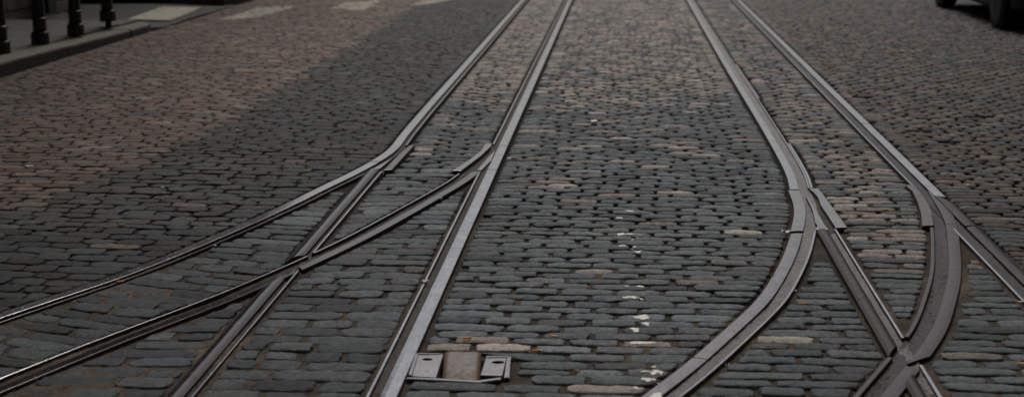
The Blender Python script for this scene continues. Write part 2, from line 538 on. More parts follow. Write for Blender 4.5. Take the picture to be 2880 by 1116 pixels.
poly_plate('guard_plate', [(2546, 525), (2569, 523), (2596, 554), (2611, 576), (2620, 596), (2627, 638), (2593, 640), (2590, 604), (2580, 570), (2566, 542)], -.04, .009, m_plate_d, 'dark brown curved iron plate at the right switch', 'guard plate', GS)
# dirty iron beds under the switches
def bed(px, z, m):
    W = [at(*p) for p in px]
    o = mesh_obj('switch_bed', [(w[0], w[1], z) for w in W], [tuple(range(len(W)))], m)
    if o.data.polygons[0].normal.z < 0:
        o.data.flip_normals()
    POLYS.append(np.array(W))
    return tag(o, kind='structure')
bed([(1150, 412), (1100, 480), (1030, 486), (1060, 462), (1125, 416)], -.0155, m_groove)
bed([(1384, 404), (1420, 404), (1372, 480), (1330, 492), (1290, 486), (1350, 440)], -.0165, m_groove)
bed([(2245, 535), (2300, 535), (2352, 648), (2258, 652)], -.0135, m_groove)
bed([(2565, 521), (2600, 520), (2650, 560), (2722, 640), (2690, 642), (2625, 640)], -.0145, m_tar)
bed([(880, 706), (900, 690), (860, 757), (790, 785), (745, 800), (800, 742)], -.0175, m_groove)
bed([(2536, 968), (2556, 945), (2600, 1028), (2580, 1060), (2550, 1085), (2505, 1012)], -.0175, m_groove)

# ------------------------------------------------------------------ iron cover beside the long rail
def build_cover():
    c = at(1290, 1030)
    root = empty('point_box', (c[0], c[1], 0))
    tag(root, 'square grey iron point box with curved rusty tongue and two oval holes', 'iron cover')
    def L_(px, py):
        w = at(px, py); return (w[0] - c[0], w[1] - c[1])
    def slab(name, quad, z0, z1, m, bev=.002, hole=None):
        bm = bmesh.new()
        W = [L_(*p) for p in quad]
        if hole is None:
            hi = [bm.verts.new((*w, z1)) for w in W]
            top = [bm.faces.new(hi)]
            outer = hi
        else:
            # ring of faces round an oval hole
            K = 24
            hc, hr = hole
            inner = []
            for i in range(K):
                a = 2 * math.pi * i / K
                w = L_(hc[0] + hr[0] * math.cos(a), hc[1] + hr[1] * math.sin(a))
                inner.append(Vector((w[0], w[1])))
            hcw = Vector(L_(*hc))
            outer_p = []
            Wv = [Vector(w) for w in W]
            for p in inner:
                d = (p - hcw).normalized()
                best = 1e9
                for i in range(4):
                    a, b = Wv[i], Wv[(i + 1) % 4]
                    e = b - a
                    den = d.x * e.y - d.y * e.x
                    if abs(den) < 1e-9: continue
                    q = a - hcw
                    t = (q.x * e.y - q.y * e.x) / den
                    u = (q.x * d.y - q.y * d.x) / den
                    if t > 0 and -1e-6 <= u <= 1 + 1e-6: best = min(best, t)
                outer_p.append(hcw + d * best)
            for cr in Wv:       # keep the corners
                k = min(range(K), key=lambda i: (outer_p[i] - cr).length)
                outer_p[k] = cr
            iv = [bm.verts.new((p.x, p.y, z1)) for p in inner]
            outer = [bm.verts.new((p.x, p.y, z1)) for p in outer_p]
            idn = [bm.verts.new((p.x, p.y, z0)) for p in inner]
            for i in range(K):
                j = (i + 1) % K
                bm.faces.new((outer[i], outer[j], iv[j], iv[i]))
                bm.faces.new((iv[i], iv[j], idn[j], idn[i]))
        lo = [bm.verts.new((v.co.x, v.co.y, z0)) for v in outer]
        n = len(outer)
        for i in range(n):
            j = (i + 1) % n
            bm.faces.new((outer[i], outer[j], lo[j], lo[i]))
        bmesh.ops.recalc_face_normals(bm, faces=bm.faces)
        if bev and hole is None:
            bmesh.ops.bevel(bm, geom=[e for e in bm.edges if all(abs(v.co.z - z1) < 1e-6 for v in e.verts)], offset=bev, segments=2, affect='EDGES')
        return bm_obj(name, bm, m, root)
    slab('cover_plate', [(1177, 998), (1246, 997), (1226, 1061), (1160, 1057)], -.03, .0005, m_boxplate, hole=((1202, 1010), (15, 3.6)))
    slab('cover_plate', [(1367, 1007), (1424, 1006), (1412, 1056), (1352, 1054)], -.03, .0005, m_boxplate, hole=((1401, 1018), (18, 4.4)))
    # rim
    slab('rim', [(1145, 1060), (1227, 1062.5), (1340, 1070), (1409, 1060), (1408, 1066), (1346, 1075), (1230, 1068.5), (1143, 1064)], -.04, .001, m_boxplate)
    slab('rim', [(1170, 993), (1176.5, 995), (1158, 1056), (1149, 1052)], -.04, .002, m_boxplate)
    slab('rim', [(1426, 1004), (1437, 1003), (1432, 1062), (1418, 1062)], -.04, .002, m_boxplate)
    slab('rim', [(1173, 992.5), (1246, 994), (1246, 996.5), (1177.5, 996)], -.04, .002, m_boxplate)
    slab('rim', [(1367, 1001), (1437, 1001.5), (1425.5, 1005), (1368, 1005.5)], -.04, .002, m_boxplate)
    # curved tongue: flat at the back and rolling down to the front
    a0, a1 = L_(1253, 997), L_(1353, 998)
    b0, b1 = L_(1243, 1062), L_(1347, 1067)
    V, F_ = [], []
    n, k = 14, 9
    for i in range(n):
        t = i / (n - 1)
        z = .012 + .006 * math.sin(t * math.pi * .55) - .047 * max(0, t - .30) ** 1.7 * 1.6
        for j in range(k):
            u = j / (k - 1)
            x = (a0[0] * (1 - u) + a1[0] * u) * (1 - t) + (b0[0] * (1 - u) + b1[0] * u) * t
            y = (a0[1] * (1 - u) + a1[1] * u) * (1 - t) + (b0[1] * (1 - u) + b1[1] * u) * t
            e = .004 * abs(2 * u - 1) ** 8
            V.append((x, y, z - e))
    nv = len(V)
    V += [(x, y, -.06) for x, y, z in V]
    for i in range(n - 1):
        for j in range(k - 1):
            a = i * k + j
            F_.append((a, a + 1, a + k + 1, a + k))
    rim = [j for j in range(k)] + [i * k + k - 1 for i in range(1, n)] + [(n - 1) * k + j for j in range(k - 2, -1, -1)] + [i * k for i in range(n - 2, 0, -1)]
    for a, b in zip(rim, rim[1:] + rim[:1]):
        F_.append((a, b, b + nv, a + nv))
    o = mesh_obj('tongue', V, F_, m_rusty, root)
    bm = bmesh.new(); bm.from_mesh(o.data); bmesh.ops.recalc_face_normals(bm, faces=bm.faces); bm.to_mesh(o.data); bm.free()
    # dark pit under the plates
    W = [L_(*p) for p in [(1172, 994), (1437, 1003), (1430, 1070), (1142, 1062)]]
    o = mesh_obj('pit', [(*w, -.050) for w in W], [(0, 3, 2, 1)], m_blackmatt, root)
    global COVER_W
    COVER_W = np.array([at(*p) for p in [(1180, 995), (1428, 1003), (1415, 1060), (1345, 1068), (1232, 1061), (1158, 1056)]])
    POLYS.append(np.array([at(*p) for p in [(1164, 989), (1444, 997), (1438, 1070), (1346, 1077), (1230, 1070), (1138, 1065)]]))
build_cover()

# ------------------------------------------------------------------ occupancy raster
GX0, GX1, GY0, GY1, CELL = -5.3, 7.4, 2.2, 31.0, .006
NX, NY = int((GX1 - GX0) / CELL), int((GY1 - GY0) / CELL)
occ = np.zeros((NX, NY), bool)
def mark_pts(p):
    i = ((p[:, 0] - GX0) / CELL).astype(int); j = ((p[:, 1] - GY0) / CELL).astype(int)
    k = (i >= 0) & (i < NX) & (j >= 0) & (j < NY)
    occ[i[k], j[k]] = True
for p in MASK:
    mark_pts(p)
def inpoly(x, y, P):
    r = np.zeros(x.shape, bool)
    n = len(P)
    for a in range(n):
        x1, y1 = P[a]; x2, y2 = P[(a + 1) % n]
        if y1 == y2: continue
        r ^= ((y1 > y) != (y2 > y)) & (x < (x2 - x1) * (y - y1) / (y2 - y1) + x1)
    return r
for P in POLYS:
    c0 = P.mean(0)
    d = P - c0
    P2 = P + d / np.linalg.norm(d, axis=1)[:, None] * .014
    x = np.arange(P2[:, 0].min(), P2[:, 0].max() + CELL, CELL); y = np.arange(P2[:, 1].min(), P2[:, 1].max() + CELL, CELL)
    X_, Y_ = np.meshgrid(x, y, indexing='ij')
    k = inpoly(X_, Y_, P2)
    mark_pts(np.c_[X_[k], Y_[k]])
# close pinholes
o2 = occ.copy()
for dx, dy in ((1, 0), (-1, 0), (0, 1), (0, -1)):
    o2 |= np.roll(occ, (dx, dy), (0, 1))
occ = o2
def occupied(x, y):
    i = ((x - GX0) / CELL).astype(int); j = ((y - GY0) / CELL).astype(int)
    ok = (i >= 0) & (i < NX) & (j >= 0) & (j < NY)
    out = np.zeros(x.shape, bool)
    out[ok] = occ[i[ok], j[ok]]
    return out

# ------------------------------------------------------------------ setts
KERB_X = -5.0
ph = rng.uniform(0, 6.28, 12)
def warp(x, v, kind):
    a = 1.6 if kind == 2 else 1.0
    w = a * .8 * (.010 * np.sin(x * 1.3 + ph[0] + v * .35) + .006 * np.sin(x * 2.9 + ph[1] - v * .8) + .010 * np.sin(v * 1.1 + ph[2] + x * .3))
    if kind == 2: w = w - .06 * x
    w = w + .002 * np.sin(x * 7.1 + ph[3] + v * 2.2)
    w = w - .035 * x * 0
    if kind == 1:                    # rows laid askew between the branching rails at the lower left
        t = np.clip(-1.0 - x, 0, .8)
        w = w + .22 * t * t + np.maximum(-1.8 - x, 0) * .35
    return w
REGION_B = np.array([at(*p) for p in [(990, 505), (855, 720), (720, 780), (595, 836), (0, 1067), (-400, 1225), (-700, 1150), (-300, 1003), (0, 905), (314, 800), (720, 636), (866, 568)]])
# zebra stripes on the road by the left pavement
ZEBRA = [[(359, 57), (395, 42), (455, 21), (567, 23), (530, 40), (477, 59)],
         [(612, 56), (660, 42), (720, 22), (835, 16), (790, 30), (715, 50)],
         [(928, 24), (965, 8), (1071, 0), (1052, 14), (1025, 28)],
         [(1156, 14), (1195, 0), (1290, -6), (1240, 6), (1183, 14)]]
ZEBRA_W = [np.array([at(*p) for p in z]) for z in ZEBRA]

S = []
R1P = r1.path.P[::-1]
YT1 = Y(1200, 470)
def left_of_r1(x, y):
    return x < np.interp(y, R1P[:, 1], R1P[:, 0])
for kind, pitch in ((0, .0805), (1, .098), (2, .097), (3, .097), (4, .0855)):
    v = YT1 - 40 * pitch if kind == 3 else YT1 if kind == 4 else 2.6
    row = 0
    while v < 29.5:
        row += 1; row_j = random.gauss(0, .05)
        pit_ = pitch * (float(np.interp(v, [8.5, 11.5], [1.0, 1.14])) if kind == 0 else 1.0)
        dp = pit_ * random.uniform(.91, 1.10)
        if kind == 3 and v < YT1 - .02 and v + dp * 1.6 > YT1: dp = YT1 - v
        if kind == 3 and v >= YT1 - .02: break
        f0, f1 = v + .0025, v + dp - (random.uniform(.005, .009) if kind in (0, 4) else random.uniform(.0025, .0065))
        x = np.arange(KERB_X + .03, 7.0, .004)
        ox = []
        for vv in (f0 + .008, (f0 + f1) / 2, f1 - .008):
            ox.append(occupied(x, vv + warp(x, np.full_like(x, vv), kind)))
        blocked = ox[1]
        d = np.diff(np.r_[1, blocked.astype(int), 1])
        st, en = np.where(d == -1)[0], np.where(d == 1)[0]
        for a, b in zip(st, en):
            xm = (x[a] + x[b - 1]) / 2
            inb = bool(inpoly(np.array([xm]), np.array([(f0 + f1) / 2 + float(warp(np.array([xm]), np.array([(f0 + f1) / 2]), kind)[0])]), REGION_B)[0])
            ym = (f0 + f1) / 2 + float(warp(np.array([xm]), np.array([(f0 + f1) / 2]), kind)[0])
            cut_mid = (f0 + f1) / 2
            kk = 1 if inb else (2 if left_of_r1(xm, ym) else ((3 if cut_mid < YT1 else 4) if xm < XB else 0))
            if kk != kind:
                continue
            if x[b - 1] - x[a] < .035:
                continue
            def edge(line, i, sgn):
                # from the run's end on the middle line find the free end on another line
                j = i
                lim = 40
                if line[j]:
                    while line[j] and lim and a < j + sgn < b: j += sgn; lim -= 1
                else:
                    while 0 < j - sgn < len(x) - 1 and not line[j - sgn] and lim: j -= sgn; lim -= 1
                return x[j]
            e0 = (edge(ox[0], a, 1), edge(ox[2], a, 1))
            e1 = (edge(ox[0], b - 1, -1), edge(ox[2], b - 1, -1))
            # split the run into stones
            L0, L1 = x[a], x[b - 1]
            pyr = float(proj(np.array([xm]), np.array([ym]))[1][0])
            far_ = pyr < (560 if xm > XC else 320) and kind in (0, 4)
            lst = []
            LP = .142 if far_ else (.190, .200, .172, .198, .182)[kind]
            sd = (.012, .020, .020, .022, .014)[kind]
            x0_ = LP * (.5 * (row % 2) + .10 * math.sin(v * 1.7) + row_j)
            k0 = math.floor((L0 - x0_) / LP)
            js = [x0_ + (k0 + q_) * LP + random.gauss(0, sd) for q_ in range(int((L1 - L0) / LP) + 4)]
            for p_, q_ in zip(js, js[1:]):
                gp = random.uniform(.008, .018) if kind == 2 else random.uniform(.014, .030) if kind == 3 else random.uniform(.014, .028)
                if q_ - p_ > LP * 1.28 and random.random() < .5:
                    h_ = (p_ + q_) / 2
                    lst += [(p_ + gp / 2, h_ - gp / 2), (h_ + gp / 2, q_ - gp / 2)]
                else:
                    lst.append((p_ + gp / 2, q_ - gp / 2))
            lst = [q for q in lst if q[1] > L0 and q[0] < L1]
            lst = [[max(p, L0), min(q, L1)] for p, q in lst]
            lst = [q for q in lst if q[1] - q[0] > .02]
            if not lst: continue
            if len(lst) > 1 and lst[0][1] - lst[0][0] < .065:
                lst[1][0] = lst[0][0]; lst.pop(0)
            if len(lst) > 1 and lst[-1][1] - lst[-1][0] < .065:
                lst[-2][1] = lst[-1][1]; lst.pop()
            lst[-1][1] = L1 if L1 - lst[-1][1] < .09 else lst[-1][1]
            # overlong stones (merged ends) get split again
            for q in lst:
                sk = random.uniform(-.004, .004); sk2 = random.uniform(-.004, .004)
                A0 = e0[0] if q[0] == L0 else q[0] + sk
                A1 = e0[1] if q[0] == L0 else q[0] - sk
                B0 = e1[0] if q[1] == L1 else q[1] + sk2
                B1 = e1[1] if q[1] == L1 else q[1] - sk2
                if B0 - A0 < .015: B0 = A0 + .015
                if B1 - A1 < .015: B1 = A1 + .015
                if kind in (0, 3) and random.random() < .0025: continue        # a stone missing here and there
                S.append((A0, B0, A1, B1, f0, f1, kind))
        v += dp
S = np.array(S)
NS = len(S)
kindv = S[:, 6].astype(int)
cx = S[:, :4].mean(1); cv = (S[:, 4] + S[:, 5]) / 2
cy = cv.copy()
for k in range(5):
    i = kindv == k
    cy[i] = cv[i] + warp(cx[i], cv[i], k)
PX, PY = proj(cx, cy)

# ---- a colour for every stone, by the part of the street it lies in
slate = np.array((.128, .142, .147)); slate2 = np.array((.146, .152, .152)); dark = np.array((.082, .090, .098))
tan = np.array((.350, .310, .278)); pink = np.array((.345, .287, .258)); brown = np.array((.235, .198, .171)); red = np.array((.182, .130, .106))
charcoal = np.array((.062, .061, .057)); buff = np.array((.30, .235, .17)); grey = np.array((.125, .122, .118))
u = rng.random(NS); u2 = rng.random(NS)
xr1 = np.interp(PY, [-60, 0, 280, 417, 490, 560, 626, 728, 838, 895, 980, 1200], [1520, 1478, 1242, 1121, 1001, 860, 720, 477, 165, 0, -250, -900])
redx = np.interp(PY, [-60, 22, 257, 391, 514, 604, 640], [1320, 1163, 783, 548, 246, 0, -500]) + rng.normal(0, 5, NS)
n1 = np.sin(cx * 1.7 + ph[4]) * np.sin(cy * 1.2 + ph[5]) * .5 + np.sin(cx * 3.9 + cy * 2.2 + ph[6]) * .3
col = np.tile(slate, (NS, 1))
def put(sel, p, *cols):
    """stones of sel with chance p take one of the colours"""
    k = sel & (rng.random(NS) < p)
    c_ = np.array(cols)[rng.integers(0, len(cols), NS)]
    col[k] = c_[k]
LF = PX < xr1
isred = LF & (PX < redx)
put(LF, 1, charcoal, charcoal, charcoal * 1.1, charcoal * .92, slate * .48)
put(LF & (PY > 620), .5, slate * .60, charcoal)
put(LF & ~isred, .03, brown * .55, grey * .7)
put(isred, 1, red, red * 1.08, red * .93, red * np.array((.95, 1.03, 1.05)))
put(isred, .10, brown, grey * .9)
xA = VX + XA / H * (PY - HZ); xB = VX + XB / H * (PY - HZ); xC = VX + XC / H * (PY - HZ); xD = VX + XD / H * (PY - HZ)
T1 = ~LF & (PX < xB)
put(T1 & (PY < 285), .86, tan, pink, brown * 1.1, tan * .85)
put(T1 & (PY >= 285) & (PY < 480), .16, brown, pink * .9)
put(T1 & (PY >= 480), .04, brown, grey)
put(T1 & (PY >= 480), .55, slate * .9, slate * .82, dark)
MID = (PX >= xB) & (PX < xC)
pt = np.interp(PY, [0, 180, 250, 300, 350, 430, 520, 640], [.90, .82, .68, .42, .22, .13, .05, .02])
pt = np.clip(pt + n1 * .25 * (PY < 420), 0, 1)
for k in (MID & (rng.random(NS) < pt),):
    put(k, 1, tan, pink, brown * 1.1, tan * .82, grey * 1.2)
put(MID & (PX < 1640) & (PY > 330) & (PY < 520), .25, brown, tan * .9)
put(MID & (PY > 300), .18, slate2, slate * 1.12)
put(MID & (PY > 300), .08, dark, slate * .8)
T2 = (PX >= xC) & (PX < xD)
put(T2 & (PY < 760), .66, brown, tan * .85, pink * .75, grey * 1.1)
put(T2 & (PY >= 760), .10, brown, tan * .8)
RF = PX >= xD
put(RF, .72, brown * .92, red * 1.1, pink * .68, grey * .95, brown * .75)
put(RF & (PY > 640), .75, slate, slate * .9, slate2)
put(RF & (PY > 640), .10, brown)
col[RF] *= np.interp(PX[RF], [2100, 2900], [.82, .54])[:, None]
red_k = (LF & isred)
col[red_k] *= np.interp(PX[red_k], [0, 500, 1000], [.80, .95, 1.12])[:, None]  # vignette put into the colour: red stones darken towards the left
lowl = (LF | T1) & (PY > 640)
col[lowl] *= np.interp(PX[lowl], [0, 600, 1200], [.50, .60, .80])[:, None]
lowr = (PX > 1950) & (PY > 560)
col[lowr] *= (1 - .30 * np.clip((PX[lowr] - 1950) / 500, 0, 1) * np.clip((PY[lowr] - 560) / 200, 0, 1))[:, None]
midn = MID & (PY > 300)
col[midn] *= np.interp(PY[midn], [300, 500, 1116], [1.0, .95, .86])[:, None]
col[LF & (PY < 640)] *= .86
# paler stones round the iron cover
for p, c_ in (((1225, 975), buff), ((1320, 985), tan * 1.05), ((1400, 978), pink * 1.15), ((1345, 945), tan * .85), ((2212, 936), tan * 1.1), ((1575, 981), slate2 * 1.5), ((300, 690), buff * .6), ((1758, 455), pink), ((2105, 645), tan)):
    k = int(np.argmin((PX - p[0]) ** 2 + ((PY - p[1]) * 2.2) ** 2)); col[k] = c_
col *= rng.normal(.96, .17, (NS, 1)).clip(.55, 1.5)
col *= rng.normal(1, .025, (NS, 3))

# ---- shapes
domeness = np.interp(cy, [4, 6.5, 9, 20], [.0045, .0075, .016, .020])
domeness = np.where(LF, domeness * .6, domeness)
domeness = np.where(T1 & (PY > 560), domeness * .6, domeness)
z0 = rng.normal(-.0005, .0016, NS)
z0 = np.where(T1 | (LF & (PY > 640)), z0 - .0015, z0)
tlx = rng.normal(0, .0012, NS); tly = rng.normal(0, .0012, NS)
rx = rng.uniform(.02, .07, NS); ry = rng.uniform(.10, .32, NS)
ry = np.where(MID & (PY > 500), ry * .62, ry)
ry = np.where(LF, ry * .6 + .2, ry)
bowf, bowb = rng.normal(.003, .0025, NS), rng.normal(.001, .002, NS)

def build_setts(sel, us, vs):
    idx = np.where(sel)[0]
    n = len(idx); nu, nv = len(us), len(vs)
    s = np.array(us)[None, :, None]; t = np.array(vs)[None, None, :]
    e = lambda a: a[idx][:, None, None]
    ring = np.zeros((nu, nv), bool); ring[0] = ring[-1] = True; ring[:, 0] = ring[:, -1] = True
    ss = s * (1 - e(rx) * np.abs(t) ** 5)
    tt = t * (1 - e(ry) * np.abs(s) ** 7) + 0 * s
    U, Vv = (ss + 1) / 2, (tt + 1) / 2
    xa = e(S[:, 0]) * (1 - Vv) + e(S[:, 2]) * Vv
    xb = e(S[:, 1]) * (1 - Vv) + e(S[:, 3]) * Vv
    X = xa * (1 - U) + xb * U
    ph1 = rng.uniform(0, 6.28, (n, 1, 1)); ph2 = rng.uniform(0, 6.28, (n, 1, 1)); fr = rng.uniform(1.6, 3.6, (n, 1, 1))
    wig = .0016 * np.sin(ss * fr + ph1) * (t < -.5) + .0016 * np.sin(ss * fr + ph2) * (t > .5)
    Vr = e(S[:, 4]) * (1 - Vv) + e(S[:, 5]) * Vv + wig + e(bowf) * (1 - ss ** 2) * (-1.0 * (t < 0) * np.abs(t) * .5) + e(bowb) * (1 - ss ** 2) * ((t > 0) * t * .5)
    dome = e(domeness)
    Z = e(z0) + e(tlx) * s + e(tly) * t - dome * (.45 * np.abs(s) ** 6 + 1.25 * (1 - np.sqrt(1 - (t * .98) ** 2))) + 0 * s * t
    Z = Z + .0008 * np.sin(ss * 3.1 * fr + ph2 + t * 2.0)
    X = X + 0 * Z; Vr = Vr + 0 * Z
    jit = rng.normal(0, .0010, Z.shape); Z = Z + jit
    X = X + rng.normal(0, .0028 if nu > 9 else .0007, Z.shape); Vr = Vr + rng.normal(0, .0019 if nu > 9 else .0010, Z.shape)
    Z[:, ring] = -.045
    Yy = np.empty_like(Vr)
    kv = kindv[idx]
    for k in range(5):
        i = kv == k
        if i.any(): Yy[i] = Vr[i] + warp(X[i], Vr[i], k)
    verts = np.stack([X, Yy, Z], -1).reshape(-1, 3)
    base = (np.arange(n) * nu * nv)[:, None]
    q = np.array([(i * nv + j, (i + 1) * nv + j, (i + 1) * nv + j + 1, i * nv + j + 1) for i in range(nu - 1) for j in range(nv - 1)])
    faces = (base[:, :, None] + q[None]).reshape(-1, 4)
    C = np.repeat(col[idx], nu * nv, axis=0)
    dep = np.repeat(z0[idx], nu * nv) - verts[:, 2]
    g = (np.clip((dep - .004) / .010, 0, 1) * .85)[:, None]      # flanks painted darker for the shade between stones, with some grime
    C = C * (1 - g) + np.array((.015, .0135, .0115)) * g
    # worn cream paint of the crossing lies on the stones
    lowx = verts[:, 1] > 14
    for P in ZEBRA_W:
        w = lowx & inpoly(verts[:, 0], verts[:, 1], P)
        ww = w & (rng.random(len(w)) < .93)
        C[ww] = np.array((.44, .41, .33)) * (.6 + .5 * rng.random((ww.sum(), 1)))
    return verts, faces, C

us_n = [-1, -1, -.94, -.80, -.55, -.28, 0, .28, .55, .80, .94, 1, 1]; vs_n = [-1, -1, -.85, -.4, 0, .4, .85, 1, 1]
us_f = [-1, -1, -.82, -.3, .3, .82, 1, 1]; vs_f = [-1, -1, -.88, -.5, 0, .5, .88, 1, 1]
near = cy < 10.5
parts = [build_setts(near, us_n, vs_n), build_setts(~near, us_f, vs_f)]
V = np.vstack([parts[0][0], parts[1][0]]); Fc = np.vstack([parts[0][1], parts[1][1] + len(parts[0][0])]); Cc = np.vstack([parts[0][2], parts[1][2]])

def np_mesh(name, V, Fc, Cc, attr, m):
    me = bpy.data.meshes.new(name)
    me.vertices.add(len(V)); me.vertices.foreach_set('co', V.astype(np.float32).ravel())
    me.loops.add(Fc.size); me.loops.foreach_set('vertex_index', Fc.astype(np.int32).ravel())
    me.polygons.add(len(Fc)); me.polygons.foreach_set('loop_start', (np.arange(len(Fc)) * 4).astype(np.int32))
    me.polygons.foreach_set('use_smooth', np.ones(len(Fc), bool))
    ca = me.attributes.new(attr, 'FLOAT_COLOR', 'POINT')
    ca.data.foreach_set('color', np.c_[Cc, np.ones(len(Cc))].astype(np.float32).ravel())
    me.materials.append(m)
    me.update(calc_edges=True); me.validate()
    return link(bpy.data.objects.new(name, me))
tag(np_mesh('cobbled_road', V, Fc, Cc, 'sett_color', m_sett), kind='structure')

# height of the stones for things lying on them
_x, _y = V[:, 0], V[:, 1]
def stone_z(x, y, rad=.05):
    k = np.where((abs(_x - x) < rad) & (abs(_y - y) < rad))[0]
    if len(k) == 0: return 0.0
    return float(V[k, 2].max())

# ---- joint bed
def bed_sheet(name, x0, x1, y0, y1, st):
    xs = np.arange(x0, x1 + st / 2, st); ys = np.arange(y0, y1 + st / 2, st)
    X_, Y_ = np.meshgrid(xs, ys, indexing='ij')
    Xf, Yf = X_.ravel(), Y_.ravel()
    n = sum(a * np.sin(Xf * fx + Yf * fy + p) for a, fx, fy, p in [(.30, 3.1, 1.7, ph[7]), (.3, -4.3, 5.2, ph[8]), (.25, 9.1, 7.3, ph[9]), (.2, 14.0, -11.0, ph[10])])
    px, py = proj(Xf, Yf)
    fill = np.interp(py, [0, 500, 750, 1116], [-.026, -.021, -.0135, -.011])
    x1_ = np.interp(py, [-60, 0, 280, 417, 490, 560, 626, 728, 838, 895, 980, 1200], [1520, 1478, 1242, 1121, 1001, 860, 720, 477, 165, 0, -250, -900])
    xb_ = VX + XB / H * (py - HZ); xc_ = VX + XC / H * (py - HZ)
    leftlow = (px < xb_) & (py > 500)
    fill = np.where(leftlow, fill + .0035, fill)
    fill = np.where((px > xc_) & (py > 700), fill + .003, fill)
    fill = np.where((px < x1_), np.maximum(fill - .001, -.0135), fill)
    z = fill + n * np.where(px < x1_, .0018, .0042) + rng.normal(0, .0012, Xf.shape)
    o = occupied(Xf, Yf)
    inner = np.zeros_like(o)
    inner |= o
    z = np.where(inner, z - .004, z)
    z = np.where(inpoly(Xf, Yf, COVER_W), -.075, z)
    C = np.array((.048, .039, .032))[None] * np.interp(py, [500, 800, 1116], [1, 1.3, 1.6])[:, None]
    warm = np.clip(n * .8 + .1, 0, 1)[:, None] * np.interp(py, [450, 750], [0, 1])[:, None]
    C = C * (1 - warm) + np.array((.135, .10, .072)) * warm
    C = np.where((leftlow | ((px > xc_) & (py > 750)))[:, None], C * 1.25, C)
    C = np.where(((py < 560))[:, None], C * .45, C)
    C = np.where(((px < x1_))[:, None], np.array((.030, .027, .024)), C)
    for P in ZEBRA_W:
        w = inpoly(Xf, Yf, P) & (rng.random(len(Xf)) < .95)
        C[w] = (.46, .43, .35)
    nx, ny = len(xs), len(ys)
    ii, jj = np.meshgrid(np.arange(nx - 1), np.arange(ny - 1), indexing='ij')
    a = (ii * ny + jj).ravel()
    Fq = np.c_[a, a + ny, a + ny + 1, a + 1]
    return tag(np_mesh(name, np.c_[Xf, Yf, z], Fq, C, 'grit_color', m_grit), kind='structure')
bed_sheet('road_bed', -3.6, 4.0, 2.4, 10.2, .016)
bed_sheet('road_bed', -5.1, 7.2, 10.2, 31, .045)
bed_sheet('road_bed', -5.1, -3.6, 2.4, 10.2, .045)
bed_sheet('road_bed', 4.0, 7.2, 2.4, 10.2, .045)

# ground to the horizon
m_far, nt, N, L, bs = mat('far_street')
L.new(ramp(N, L, noise(N, L, 6, 6), [(.3, (.055, .05, .046)), (.7, (.12, .10, .088))]), bs.inputs['Base Color'])
bs.inputs['Roughness'].default_value = .9
o = mesh_obj('ground', [(-900, -900, -.09), (900, -900, -.09), (900, 900, -.09), (-900, 900, -.09)], [(0, 1, 2, 3)], m_far)
tag(o, kind='structure')
o = mesh_obj('road', [(-9, 31, -.008), (7.2, 31, -.008), (7.2, 200, -.008), (-9, 200, -.008)], [(0, 1, 2, 3)], m_far)
tag(o, kind='structure')

